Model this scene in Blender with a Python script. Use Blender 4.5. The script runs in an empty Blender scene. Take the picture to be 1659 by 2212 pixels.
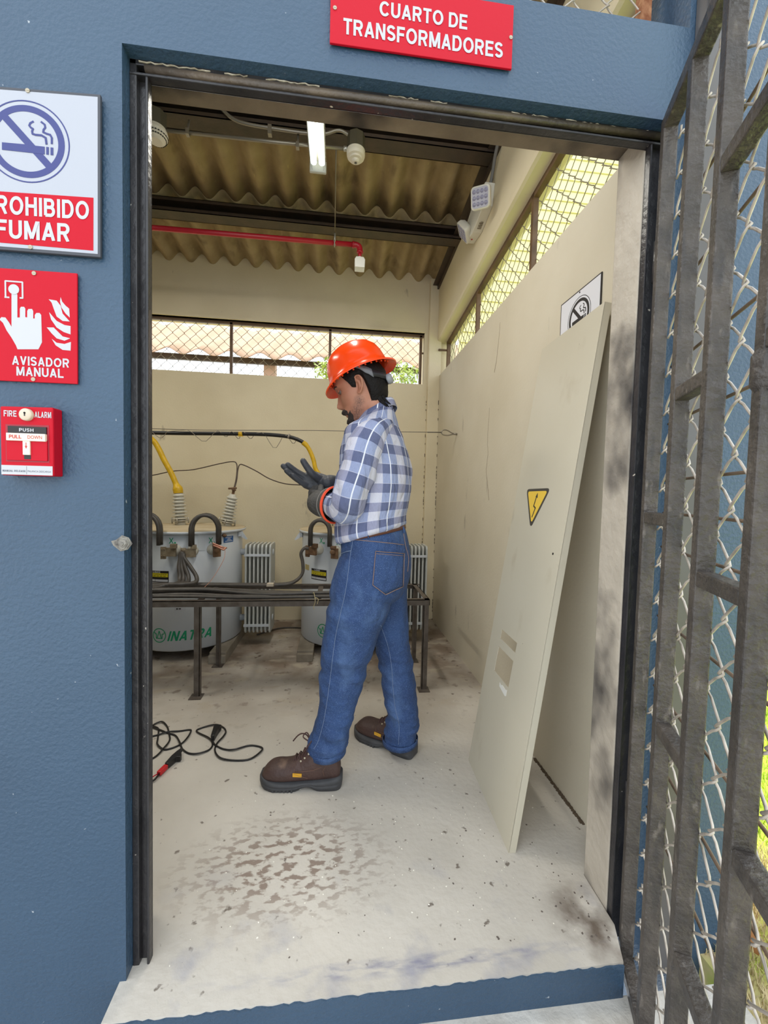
import bpy, bmesh, math, random
from mathutils import Vector, Matrix, noise
random.seed(7)
S = bpy.context.scene
COL = S.collection
PI = math.pi

# ------------------------------------------------------------------ camera, sky, sun, exposure
cam_d = bpy.data.cameras.new('camera'); cam = bpy.data.objects.new('camera', cam_d); COL.objects.link(cam)
yaw, pitch, roll = 0.1145, -0.0445, 0.0242
fw = Vector((math.sin(yaw)*math.cos(pitch), math.cos(yaw)*math.cos(pitch), math.sin(pitch)))
rt0 = Vector((math.cos(yaw), -math.sin(yaw), 0)); up0 = rt0.cross(fw)
rt = rt0*math.cos(roll) + up0*math.sin(roll); up = up0*math.cos(roll) - rt0*math.sin(roll)
M = Matrix((rt, up, -fw)).transposed().to_4x4(); M.translation = Vector((0, -0.95, 1.15))
cam.matrix_world = M
cam_d.sensor_fit = 'VERTICAL'; cam_d.sensor_height = 36; cam_d.lens = 870/2212*36
cam_d.clip_start = 0.02; cam_d.clip_end = 200
S.camera = cam
S.view_settings.view_transform = 'Standard'; S.view_settings.look = 'None'
S.view_settings.gamma = 1.0; S.view_settings.use_curve_mapping = False
S.view_settings.exposure = 0.0

w = bpy.data.worlds.new('sky'); S.world = w; w.use_nodes = True
nt = w.node_tree; nt.nodes.clear()
wo = nt.nodes.new('ShaderNodeOutputWorld'); bg = nt.nodes.new('ShaderNodeBackground')
bg.inputs[0].default_value = (0.86, 0.93, 1.0, 1); bg.inputs[1].default_value = 2.3
nt.links.new(bg.outputs[0], wo.inputs[0])

sun_d = bpy.data.lights.new('sun', 'SUN'); sun = bpy.data.objects.new('sun', sun_d); COL.objects.link(sun)
sun_d.energy = 5.0; sun_d.angle = 0.02; sun_d.color = (1.0, 0.95, 0.84)
sun.rotation_euler = Vector((0.05, -0.35, -0.93)).to_track_quat('-Z', 'Y').to_euler()
sun.location = (-3, 4, 8)

LAMP = 38.0      # watts per fluorescent fitting

# ------------------------------------------------------------------ helpers
def lin(r, g, b):
    f = lambda c: (c/255/12.92) if c/255 <= 0.04045 else ((c/255+0.055)/1.055)**2.4
    return (f(r), f(g), f(b), 1)

def mat(name, col, rough=0.6, metal=0.0, col2=None, nscale=6, amount=0.5, bump=0.0, bscale=60, emit=0.0, spec=0.5, detail=4, sharp=None):
    m = bpy.data.materials.new(name); m.use_nodes = True
    t = m.node_tree; b = t.nodes['Principled BSDF']
    b.inputs['Base Color'].default_value = col; b.inputs['Roughness'].default_value = rough
    b.inputs['Metallic'].default_value = metal; b.inputs['Specular IOR Level'].default_value = spec
    tc = t.nodes.new('ShaderNodeTexCoord')
    if col2 is not None:
        n = t.nodes.new('ShaderNodeTexNoise'); n.inputs['Scale'].default_value = nscale; n.inputs['Detail'].default_value = detail
        t.links.new(tc.outputs['Object'], n.inputs['Vector'])
        r = t.nodes.new('ShaderNodeValToRGB')
        lo, hi = sharp if sharp else (0.5-amount*0.4, 0.5+amount*0.4)
        r.color_ramp.elements[0].position = lo; r.color_ramp.elements[0].color = col
        r.color_ramp.elements[1].position = hi; r.color_ramp.elements[1].color = col2
        t.links.new(n.outputs['Fac'], r.inputs['Fac']); t.links.new(r.outputs['Color'], b.inputs['Base Color'])
    if bump:
        n2 = t.nodes.new('ShaderNodeTexNoise'); n2.inputs['Scale'].default_value = bscale; n2.inputs['Detail'].default_value = 5
        t.links.new(tc.outputs['Object'], n2.inputs['Vector'])
        bp = t.nodes.new('ShaderNodeBump'); bp.inputs['Strength'].default_value = bump; bp.inputs['Distance'].default_value = 0.01
        t.links.new(n2.outputs['Fac'], bp.inputs['Height']); t.links.new(bp.outputs['Normal'], b.inputs['Normal'])
    if emit:
        b.inputs['Emission Color'].default_value = col; b.inputs['Emission Strength'].default_value = emit
    return m

def mix_layer(m, col, scale, lo, hi, detail=6, vec_scale=(1, 1, 1), mask=None):
    """lay a second noise-shaped stain of colour col over the material's present base colour"""
    t = m.node_tree; b = t.nodes['Principled BSDF']; inp = b.inputs['Base Color']
    tc = t.nodes.new('ShaderNodeTexCoord'); mp = t.nodes.new('ShaderNodeMapping'); mp.inputs['Scale'].default_value = vec_scale
    t.links.new(tc.outputs['Object'], mp.inputs['Vector'])
    n = t.nodes.new('ShaderNodeTexNoise'); n.inputs['Scale'].default_value = scale; n.inputs['Detail'].default_value = detail
    t.links.new(mp.outputs['Vector'], n.inputs['Vector'])
    r = t.nodes.new('ShaderNodeMapRange'); r.inputs['From Min'].default_value = lo; r.inputs['From Max'].default_value = hi
    t.links.new(n.outputs['Fac'], r.inputs['Value'])
    fac = r.outputs['Result']
    if mask:
        fac = mask(t, tc, fac)
    mx = t.nodes.new('ShaderNodeMix'); mx.data_type = 'RGBA'
    t.links.new(fac, mx.inputs['Factor'])
    if inp.is_linked:
        t.links.new(inp.links[0].from_socket, mx.inputs['A'])
    else:
        mx.inputs['A'].default_value = inp.default_value
    mx.inputs['B'].default_value = col
    t.links.new(mx.outputs['Result'], inp)
    return m

def band_mask(axis, lo0, lo1):
    """limit a stain to where the object coordinate on one axis runs from lo0 (none) to lo1 (full)"""
    def f(t, tc, fac):
        s = t.nodes.new('ShaderNodeSeparateXYZ'); t.links.new(tc.outputs['Object'], s.inputs[0])
        r = t.nodes.new('ShaderNodeMapRange'); r.inputs['From Min'].default_value = lo0; r.inputs['From Max'].default_value = lo1
        t.links.new(s.outputs['XYZ'.index(axis)], r.inputs['Value'])
        m = t.nodes.new('ShaderNodeMath'); m.operation = 'MULTIPLY'
        t.links.new(fac, m.inputs[0]); t.links.new(r.outputs['Result'], m.inputs[1])
        return m.outputs[0]
    return f

def spot_mask(cx, cy, r0, sx=1.0, sy=1.0):
    def f(t, tc, fac):
        s = t.nodes.new('ShaderNodeSeparateXYZ'); t.links.new(tc.outputs['Object'], s.inputs[0])
        c = t.nodes.new('ShaderNodeCombineXYZ')
        for k, (o, v, sc) in enumerate((('X', cx, sx), ('Y', cy, sy))):
            a = t.nodes.new('ShaderNodeMath'); a.operation = 'SUBTRACT'; a.inputs[1].default_value = v
            t.links.new(s.outputs[k], a.inputs[0])
            b2 = t.nodes.new('ShaderNodeMath'); b2.operation = 'MULTIPLY'; b2.inputs[1].default_value = sc
            t.links.new(a.outputs[0], b2.inputs[0]); t.links.new(b2.outputs[0], c.inputs[k])
        l = t.nodes.new('ShaderNodeVectorMath'); l.operation = 'LENGTH'; t.links.new(c.outputs[0], l.inputs[0])
        r = t.nodes.new('ShaderNodeMapRange'); r.inputs['From Min'].default_value = r0; r.inputs['From Max'].default_value = r0*0.35
        t.links.new(l.outputs['Value'], r.inputs['Value'])
        m = t.nodes.new('ShaderNodeMath'); m.operation = 'MULTIPLY'
        t.links.new(fac, m.inputs[0]); t.links.new(r.outputs['Result'], m.inputs[1])
        return m.outputs[0]
    return f

def tag(o, label=None, cat=None, group=None, kind=None):
    if label: o['label'] = label
    if cat: o['category'] = cat
    if group: o['group'] = group
    if kind: o['kind'] = kind
    return o

def empty(name, loc, label=None, cat=None, group=None):
    o = bpy.data.objects.new(name, None); o.location = loc; o.empty_display_size = 0.05; COL.objects.link(o)
    return tag(o, label, cat, group)

class MB:
    """collects shapes; build() links them as one mesh object"""
    def __init__(s): s.v = []; s.f = []; s.mi = []; s.sm = []; s.uv = {}
    def add(s, vs, fs, mi=0, smooth=False):
        o = len(s.v); s.v += [tuple(q) for q in vs]
        for f in fs: s.f.append([i+o for i in f]); s.mi.append(mi); s.sm.append(smooth)
        return o
    def box(s, x0, x1, y0, y1, z0, z1, mi=0, fr=None):
        v = [(x, y, z) for x in (x0, x1) for y in (y0, y1) for z in (z0, z1)]
        if fr: v = [fr(*p) for p in v]
        s.add(v, [(0, 1, 3, 2), (4, 6, 7, 5), (0, 4, 5, 1), (2, 3, 7, 6), (0, 2, 6, 4), (1, 5, 7, 3)], mi)
        return s
    def prism(s, poly, w0, w1, fr, mi=0):
        n = len(poly)
        s.add([fr(u, v, w0) for u, v in poly] + [fr(u, v, w1) for u, v in poly],
              [list(range(n))[::-1], list(range(n, 2*n))] + [(i, (i+1) % n, n+(i+1) % n, n+i) for i in range(n)], mi)
        return s
    def tube(s, pts, r, n=8, mi=0, cap=True, closed=False, ecc=1.0):
        pts = [Vector(p) for p in pts]; N = len(pts)
        rr = r if isinstance(r, (list, tuple)) else [r]*N
        ref = None; vs = []
        for i, p in enumerate(pts):
            if closed: t = pts[(i+1) % N]-pts[i-1]
            else: t = pts[min(i+1, N-1)]-pts[max(i-1, 0)]
            if t.length < 1e-9: t = Vector((0, 0, 1))
            t.normalize()
            if ref is None:
                ref = Vector((0, 0, 1)) if abs(t.z) < 0.9 else Vector((1, 0, 0))
            a = ref-t*ref.dot(t)
            if a.length < 1e-6: a = t.orthogonal()
            a.normalize(); ref = a; b = t.cross(a)
            for k in range(n):
                q = 2*PI*k/n; vs.append(p+a*math.cos(q)*rr[i]+b*math.sin(q)*rr[i]*ecc)
        fs = []
        for i in range(N if closed else N-1):
            j = (i+1) % N
            for k in range(n): fs.append((i*n+k, i*n+(k+1) % n, j*n+(k+1) % n, j*n+k))
        if cap and not closed: fs += [list(range(n))[::-1], [(N-1)*n+k for k in range(n)]]
        s.add(vs, fs, mi, True)
        return s
    def lathe(s, prof, org=(0, 0, 0), axis=(0, 0, 1), n=32, mi=0, smooth=True):
        """prof: (radius, height) pairs"""
        ax = Vector(axis).normalized(); a = ax.orthogonal().normalized(); b = ax.cross(a); o = Vector(org)
        vs = []
        for r, h in prof:
            r = max(r, 1e-5)
            for k in range(n):
                q = 2*PI*k/n; vs.append(o+ax*h+(a*math.cos(q)+b*math.sin(q))*r)
        fs = [(i*n+k, i*n+(k+1) % n, (i+1)*n+(k+1) % n, (i+1)*n+k) for i in range(len(prof)-1) for k in range(n)]
        s.add(vs, fs, mi, smooth)
        return s
    def rings(s, rings, mi=0, cap=True, uv=None, smooth=True):
        n = len(rings[0]); N = len(rings)
        o = s.add([p for r in rings for p in r], [(i*n+k, i*n+(k+1) % n, (i+1)*n+(k+1) % n, (i+1)*n+k) for i in range(N-1) for k in range(n)], mi, smooth)
        if cap: s._cap(o, n, N, mi, smooth)
        return s
    def _cap(s, o, n, N, mi, smooth):
        for f in ([o+k for k in range(n)][::-1], [o+(N-1)*n+k for k in range(n)]): s.f.append(f); s.mi.append(mi); s.sm.append(smooth)
    def build(s, name, mats, parent=None, bevel=0, sub=0, mod=None, recalc=True):
        me = bpy.data.meshes.new(name)
        org = Vector((0, 0, 0))
        if parent is not None:
            inv = parent_world(parent).inverted(); vv = [inv @ Vector(p) for p in s.v]
        else: vv = s.v
        me.from_pydata([tuple(p) for p in vv], [], s.f)
        ms = mats if isinstance(mats, (list, tuple)) else [mats]
        for m in ms: me.materials.append(m)
        me.polygons.foreach_set('material_index', s.mi); me.polygons.foreach_set('use_smooth', s.sm)
        if recalc:
            b = bmesh.new(); b.from_mesh(me); bmesh.ops.recalc_face_normals(b, faces=b.faces); b.to_mesh(me); b.free()
        o = bpy.data.objects.new(name, me); COL.objects.link(o)
        if parent is not None: o.parent = parent
        if bevel:
            md = o.modifiers.new('bevel', 'BEVEL'); md.width = bevel; md.segments = 2; md.limit_method = 'ANGLE'; md.angle_limit = math.radians(40)
        if sub:
            md = o.modifiers.new('sub', 'SUBSURF'); md.levels = sub; md.render_levels = sub
        return o

def parent_world(o):
    m = Matrix.Translation(o.location) @ o.rotation_euler.to_matrix().to_4x4()
    return (parent_world(o.parent) @ m) if o.parent else m

def frame(O, U, V, W):
    O, U, V, W = Vector(O), Vector(U), Vector(V), Vector(W)
    return lambda u, v, w=0.0: O+U*u+V*v+W*w

def cat_rom(pts, n=6, closed=False):
    P = [Vector(p) for p in pts]; N = len(P); out = []
    rng = range(N) if closed else range(N-1)
    for i in rng:
        p0 = P[i-1] if (i > 0 or closed) else P[0]; p1 = P[i]; p2 = P[(i+1) % N]; p3 = P[(i+2) % N] if (closed or i+2 < N) else P[-1]
        for k in range(n):
            t = k/n; out.append(0.5*((2*p1)+(p2-p0)*t+(2*p0-5*p1+4*p2-p3)*t*t+(3*p1-p0-3*p2+p3)*t**3))
    if not closed: out.append(P[-1])
    return out

def circle(cx, cy, r, n=32): return [(cx+r*math.cos(2*PI*k/n), cy+r*math.sin(2*PI*k/n)) for k in range(n)]
def rrect(x0, x1, y0, y1, r, n=5):
    p = []
    for cx, cy, a in ((x1-r, y0+r, -PI/2), (x1-r, y1-r, 0), (x0+r, y1-r, PI/2), (x0+r, y0+r, PI)):
        for k in range(n+1): q = a+PI/2*k/n; p.append((cx+r*math.cos(q), cy+r*math.sin(q)))
    return p
def annulus(mb, cx, cy, r0, r1, w0, w1, fr, n=64, mi=0):
    for k in range(n):
        a, b = 2*PI*k/n, 2*PI*(k+1)/n
        mb.prism([(cx+r*math.cos(q), cy+r*math.sin(q)) for r, q in ((r0, a), (r1, a), (r1, b), (r0, b))], w0, w1, fr, mi)
def stroke(mb, pts, wd, w0, w1, fr, mi=0):
    for i in range(len(pts)-1):
        w1 += 0.00006
        a, b = Vector(pts[i]), Vector(pts[i+1]); d = (b-a).normalized(); n = Vector((-d.y, d.x))*wd/2; e = d*wd*0.2
        mb.prism([tuple(a-n-e), tuple(b-n+e), tuple(b+n+e), tuple(a+n-e)], w0, w1, fr, mi)

# block capitals drawn as heavy strokes of even width (cap height 1)
def _arc(cx, cy, rx, ry, a0, a1, n=12): return [(cx+rx*math.cos(math.radians(a0+(a1-a0)*k/n)), cy+ry*math.sin(math.radians(a0+(a1-a0)*k/n))) for k in range(n+1)]
GLYPH = {
 'I': (0.20, [[(.1, 0), (.1, 1)]]), 'L': (0.60, [[(.1, 1), (.1, .09), (.6, .09)]]), 'T': (0.64, [[(0, .91), (.64, .91)], [(.32, .9), (.32, 0)]]),
 'H': (0.72, [[(.1, 0), (.1, 1)], [(.62, 0), (.62, 1)], [(.1, .52), (.62, .52)]]), 'F': (0.60, [[(.1, 0), (.1, .91), (.6, .91)], [(.1, .5), (.54, .5)]]),
 'E': (0.64, [[(.63, .91), (.1, .91), (.1, .09), (.64, .09)], [(.1, .515), (.58, .515)]]), 'N': (0.72, [[(.1, 0), (.1, 1)], [(.62, 0), (.62, 1)], [(.12, .97), (.60, .03)]]),
 'U': (0.72, [[(.1, 1)]+_arc(.36, .35, .26, .26, 180, 360)+[(.62, 1)]]), 'O': (0.84, [_arc(.42, .5, .32, .41, 0, 360, 28)]), 'C': (0.78, [_arc(.41, .5, .31, .41, 38, 322, 22)]),
 'D': (0.74, [[(.36, .91), (.1, .91), (.1, .09), (.36, .09)], _arc(.34, .5, .30, .41, -90, 90, 16)]),
 'P': (0.66, [[(.1, 0), (.1, .91), (.38, .91)]+_arc(.38, .68, .19, .23, 90, -90)[1:]+[(.1, .45)]]),
 'R': (0.72, [[(.1, 0), (.1, .91), (.40, .91)]+_arc(.40, .69, .20, .22, 90, -90)[1:]+[(.1, .47)], [(.38, .47), (.60, 0)]]),
 'B': (0.70, [[(.1, .09), (.1, .91), (.38, .91)]+_arc(.38, .715, .17, .195, 90, -90)[1:]+[(.1, .52)], [(.38, .52)]+_arc(.40, .305, .20, .215, 90, -90)+[(.1, .09)]]),
 'M': (0.86, [[(.1, 0), (.1, 1)], [(.76, 0), (.76, 1)], [(.13, .97), (.43, .06)], [(.73, .97), (.43, .06)]]), 'V': (0.70, [[(.09, 1), (.35, .05)], [(.61, 1), (.35, .05)]]),
 'A': (0.74, [[(.09, 0), (.37, .97)], [(.65, 0), (.37, .97)], [(.18, .29), (.56, .29)]]),
 'S': (0.66, [_arc(.33, .71, .23, .20, 20, 255, 14)[:-1]+[(.30, .52), (.40, .48)]+_arc(.33, .29, .235, .20, 62, -158, 14)]), ' ': (0.22, [])}
def glyph_polys(s, shear=0.0, wd=0.185):
    V, F, x = [], [], 0.0
    for ch in s:
        w_, lines = GLYPH[ch]
        for li, P in enumerate(lines):
            P = [Vector(p) for p in P]; N = len(P); lft, rgt = [], []
            loop = (P[0]-P[-1]).length < 1e-6
            for i in range(N):
                a = P[i-1] if i > 0 else (P[-2] if loop else None); b = P[i+1] if i < N-1 else (P[1] if loop else None)
                d0 = (P[i]-a).normalized() if a is not None else (b-P[i]).normalized(); d1 = (b-P[i]).normalized() if b is not None else d0
                n0, n1 = Vector((-d0.y, d0.x)), Vector((-d1.y, d1.x)); m = (n0+n1); m = m.normalized() if m.length > 1e-6 else n0
                k = wd/2/max(0.45, m.dot(n0)); lft.append(P[i]+m*k); rgt.append(P[i]-m*k)
            for i in range(N-1):
                z = 0.00025*li+0.000015*i
                o = len(V); V += [Vector((x+q.x+shear*q.y, min(1.0, max(0.0, q.y)), z)) for q in (rgt[i], rgt[i+1], lft[i+1], lft[i])]; F.append([o, o+1, o+2, o+3])
        x += w_+0.10
    return V, F
def text_polys(s, bold=0.0, shear=0.0):
    if all(c in GLYPH for c in s): return glyph_polys(s, shear)
    cu = bpy.data.curves.new('t', 'FONT'); cu.body = s; cu.size = 1; cu.offset = bold; cu.shear = shear; cu.resolution_u = 3
    o = bpy.data.objects.new('t', cu); COL.objects.link(o)
    dg = bpy.context.evaluated_depsgraph_get(); me = bpy.data.meshes.new_from_object(o.evaluated_get(dg))
    V = [v.co.copy() for v in me.vertices]; F = [list(p.vertices) for p in me.polygons]
    bpy.data.objects.remove(o); bpy.data.curves.remove(cu); bpy.data.meshes.remove(me)
    return V, F
def text(mb, s, u0, u1, v0, v1, fr, w=0.0006, bold=0.02, shear=0.0, mi=0):
    """text stretched to fill the rectangle u0..u1, v0..v1 of the frame; bold thickens the strokes by shifted copies"""
    V, F = text_polys(s, 0.0, shear)
    xs = [p.x for p in V]; ys = [p.y for p in V]
    if all(c in GLYPH for c in s): bold = 0
    a, b, c, d = min(xs)-bold, max(xs)+bold, min(ys)-bold*0.6, max(ys)+bold*0.6
    for k, (dx, dy) in enumerate(((0, 0), (1, 0.6), (-1, 0.6), (1, -0.6), (-1, -0.6)) if bold else ((0, 0),)):
        mb.add([fr(u0+(p.x+dx*bold-a)/(b-a)*(u1-u0), v0+(p.y+dy*bold-c)/(d-c)*(v1-v0), w+k*0.00004+(p.z if p.z < 0.002 else 0.0)) for p in V], F, mi)

def chain_link(mb, fr, W, H, pitch=0.05, r=0.0016, n=5, u_off=0.0, v_off=0.0):
    """woven zigzag wires, each hooked round its neighbours, clipped to 0..W, 0..H"""
    k0 = -1
    K = int(W/pitch)+2
    for k in range(k0, K):
        pts = []
        m = int(H/pitch)+3
        for j in range(-1, m):
            v = (j+v_off)*pitch
            side = (j+k) % 2
            uu = (k+u_off+side)*pitch
            hook = 0.10*pitch*(1 if side else -1); d = 1.9*r*(1 if side else -1)
            # a wire turns inside its neighbour's bend: over on the way in, under on the way out
            pts += [(uu-hook*1.6, v-0.20*pitch, -d), (uu+hook*0.4, v-0.05*pitch, -d*0.55), (uu+hook*0.4, v+0.05*pitch, d*0.55), (uu-hook*1.6, v+0.20*pitch, d)]
        run = []
        for p in pts:
            if 0 <= p[0] <= W and 0 <= p[1] <= H: run.append(p)
            else:
                if len(run) > 1: mb.tube([fr(*q) for q in run], r, n)
                run = []
        if len(run) > 1: mb.tube([fr(*q) for q in run], r, n)

def evaluated_mesh(o):
    dg = bpy.context.evaluated_depsgraph_get()
    return bpy.data.meshes.new_from_object(o.evaluated_get(dg))

# ------------------------------------------------------------------ materials
BLUE = mat('blue_wall_paint', (0.032, 0.067, 0.117, 1), 0.45, col2=(0.039, 0.080, 0.137, 1), nscale=3, bump=0.35, bscale=110)
mix_layer(BLUE, (0.35, 0.38, 0.42, 1), 55, 0.735, 0.76, 3)
CREAM = mat('cream_wall_paint', lin(226, 213, 182), 0.7, col2=lin(214, 200, 168), nscale=2.2, bump=0.10, bscale=70)
mix_layer(CREAM, lin(120, 105, 85), 9, 0.70, 0.80, 8, (1, 1, 0.35))
mix_layer(CREAM, lin(70, 58, 45), 60, 0.765, 0.80, 3)
WALLR = mat('pale_wall_paint', lin(212, 203, 183), 0.7, col2=lin(202, 192, 170), nscale=2.0, bump=0.10, bscale=70)
mix_layer(WALLR, lin(130, 120, 105), 7, 0.68, 0.80, 8, (1, 1, 0.3))
FLOORM = mat('worn_concrete', lin(206, 199, 188), 0.85, col2=lin(188, 181, 170), nscale=3, bump=0.25, bscale=45)
mix_layer(FLOORM, lin(128, 112, 97), 3.2, 0.26, 0.60, 9, mask=band_mask('Y', 0.85, 1.75))
mix_layer(FLOORM, lin(140, 124, 112), 34, 0.50, 0.58, 10, (0.8, 1.5, 1), mask=spot_mask(-0.14, 0.27, 0.34, 0.9, 1.5))
mix_layer(FLOORM, lin(176, 164, 146), 9, 0.56, 0.68, 10, (0.6, 1.2, 1), mask=band_mask('Y', 0.9, 1.5))
mix_layer(FLOORM, lin(104, 88, 76), 14, 0.60, 0.70, 10, mask=band_mask('Y', 0.9, 1.7))
mix_layer(FLOORM, lin(105, 92, 80), 8, 0.42, 0.62, 9, mask=spot_mask(0.72, 0.02, 0.16))
mix_layer(FLOORM, lin(120, 110, 100), 30, 0.66, 0.72, 4)
mix_layer(FLOORM, lin(150, 149, 160), 7, 0.56, 0.80, 9, mask=band_mask('Y', 0.35, 0.0))
mix_layer(FLOORM, lin(126, 126, 146), 16, 0.44, 0.70, 9, (0.7, 3, 1), mask=spot_mask(0.20, -0.030, 0.024, 0.042, 1.0))
ROOFM = mat('weathered_fibre_cement', lin(176, 156, 118), 0.9, col2=lin(152, 132, 96), nscale=7, bump=0.3, bscale=40)
mix_layer(ROOFM, lin(96, 80, 56), 7, 0.58, 0.80, 8, (1.2, 0.6, 1))
mix_layer(ROOFM, lin(190, 170, 120), 90, 0.70, 0.74, 3, (1, 0.3, 1))
DARKST = mat('dark_painted_steel', lin(52, 42, 34), 0.55, 0.0, col2=lin(74, 58, 44), nscale=9, bump=0.15)
BLACKP = mat('black_frame_paint', lin(34, 33, 36), 0.32, col2=lin(52, 50, 52), nscale=12, bump=0.25, bscale=50)
mix_layer(BLACKP, lin(190, 182, 170), 48, 0.725, 0.74, 4)
GATEM = mat('grey_black_gate_paint', lin(88, 81, 75), 0.40, col2=lin(60, 56, 53), nscale=14, bump=0.6, bscale=85)
mix_layer(GATEM, lin(58, 55, 54), 34, 0.56, 0.72, 6, (1, 1, 0.25))
mix_layer(GATEM, lin(122, 114, 106), 60, 0.62, 0.78, 6, (1, 1, 0.3))
WIREM = mat('galvanised_wire', lin(206, 196, 184), 0.45, 0.25, col2=lin(150, 140, 128), nscale=30)
RUSTWIRE = mat('brown_painted_wire', lin(160, 152, 128), 0.6, 0.0, col2=lin(128, 118, 94), nscale=40)
BROWN = mat('brown_painted_steel', lin(112, 84, 56), 0.5, col2=lin(84, 62, 40), nscale=12)
RUST = mat('rusted_steel', lin(122, 70, 40), 0.85, col2=lin(168, 120, 84), nscale=60, bump=0.4)
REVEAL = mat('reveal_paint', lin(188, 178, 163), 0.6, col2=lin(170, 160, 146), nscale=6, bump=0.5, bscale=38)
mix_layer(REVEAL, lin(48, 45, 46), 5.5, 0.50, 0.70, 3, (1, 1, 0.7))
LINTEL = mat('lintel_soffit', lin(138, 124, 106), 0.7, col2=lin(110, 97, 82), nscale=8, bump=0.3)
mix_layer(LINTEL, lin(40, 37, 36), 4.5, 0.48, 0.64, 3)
CONC = mat('pale_concrete', lin(206, 202, 194), 0.9, col2=lin(186, 180, 170), nscale=12, bump=0.4, bscale=60)
YELLOWW = mat('pale_yellow_siding', lin(224, 216, 158), 0.7, col2=lin(228, 220, 166), nscale=3)
WHITEP = mat('white_plastic', lin(236, 232, 222), 0.35)
GREYP = mat('grey_metal_box', lin(128, 122, 108), 0.5)
GALV = mat('galvanised_conduit', lin(150, 142, 128), 0.35, 0.6)
REDP = mat('red_pipe_paint', lin(176, 28, 44), 0.35)
SIGNRED = mat('red_sign_plastic', lin(184, 8, 34), 0.5, bump=0.04, bscale=90, spec=0.2)
SIGNWHITE = mat('white_sign_aluminium', lin(168, 171, 182), 0.4, bump=0.04, bscale=200)
SIGNINK = mat('white_sign_ink', lin(186, 187, 192), 0.5)
VIOLET = mat('violet_blue_sign_ink', lin(52, 58, 118), 0.5)
BLACKINK = mat('black_sign_ink', lin(28, 24, 24), 0.5)
SCREWM = mat('screw_metal', lin(170, 160, 140), 0.35, 0.7)
LAMPM = mat('lit_diffuser', (0.92, 1.0, 0.97, 1), 0.4, emit=1.6)

# ------------------------------------------------------------------ the room shell
def struct(name, mb, m, parent=None, **k):
    o = mb.build(name, m, parent, **k)
    if parent is None: o['kind'] = 'structure'
    return o

XR, YB = 0.888, 2.70
struct('floor', MB().box(-3.0, 0.77, 0.155, YB, -0.10, 0.0).prism([(-0.484, -0.075), (0.728, -0.075), (0.766, 0.01), (0.77, 0.155), (-0.484, 0.155)], -0.10, 0.0, frame((0, 0, 0), (1, 0, 0), (0, 1, 0), (0, 0, 1))).box(0.77, XR+0.02, 0.155, YB, -0.10, 0.0), FLOORM)
# blue painted riser of the step, with a ragged brushed upper edge
rj = random.Random(3)
poly = [(-0.484, -0.10)]
poly += [(0.728, -0.10)]
x = 0.728
while x > -0.484:
    poly.append((x, -0.001+rj.uniform(-0.006, 0.0))); x -= 0.012
struct('trim_1', MB().prism(poly, 0.0, 0.004, frame((0, -0.075, 0), (1, 0, 0), (0, 0, 1), (0, -1, 0))), BLUE)
struct('ground', MB().box(-0.35, 1.02, -6, -0.0749, -0.25, -0.088).box(-6, -0.35, -6, 0.0, -0.45, -0.245), CONC)

# facade wall: left part, lintel band, right part, pillars either side of the transom
def wallbox(*b): return MB().box(*b)
wf = MB().prism([(-3.0, -0.30), (-0.47, -0.30), (-0.47, 2.085), (0.815, 2.085), (0.815, -0.25), (1.16, -0.25), (1.16, 3.36), (0.834, 3.36), (0.834, 2.309), (-0.60, 2.309), (-0.60, 3.36), (-3.0, 3.36)], 0.0, 0.05, frame((0, 0, 0), (1, 0, 0), (0, 0, 1), (0, 1, 0)))
wf.box(-3.0, -0.484, 0.0499, 0.155, -0.30, 2.309).box(-3.0, -0.60, 0.0499, 0.155, 2.309, 3.36).box(-0.60, 0.834, 0.0499, 0.155, 2.117, 2.309).box(0.815, 1.16, 0.0499, 0.155, -0.25, 2.309).box(0.834, 1.16, 0.0499, 0.155, 2.309, 3.36)
struct('wall_front', wf, BLUE)
struct('trim_3', MB().box(-0.48, 0.80, 0.056, 0.158, 2.112, 2.118), LINTEL)
# right reveal of the doorway, pale paint under soot-black overspray
struct('trim_4', MB().box(0.771, XR+0.03, 0.051, 0.156, -0.09, 2.114), REVEAL, bevel=0.004)
# black steel door frame: angle sections on three sides
fm = MB()
fm.box(-0.470, -0.432, 0.045, 0.051, -0.08, 2.086).box(-0.438, -0.432, 0.03, 0.05, -0.08, 2.056).box(-0.470, -0.455, 0.030, 0.046, -0.08, 2.086)
fm.box(-0.470, 0.812, 0.045, 0.051, 2.052, 2.11).box(-0.47, 0.812, 0.028, 0.05, 2.052, 2.058).box(-0.470, 0.812, 0.030, 0.046, 2.074, 2.087)
fm.box(0.772, 0.814, 0.045, 0.0505, -0.08, 2.07).box(0.772, 0.777, 0.03, 0.05, -0.08, 2.056)
struct('door_frame', fm, BLACKP, bevel=0.002)
HEADP = mat('tan_highlight_head_paint', lin(112, 98, 82), 0.4, col2=lin(44, 41, 40), nscale=5, bump=0.3)  # tan tint puts warm highlights into the black head's colour
struct('door_head', MB().tube([(-0.438, 0.034, 2.069), (0.2, 0.034, 2.073), (0.812, 0.034, 2.076)], 0.0085, 12), HEADP)

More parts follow.
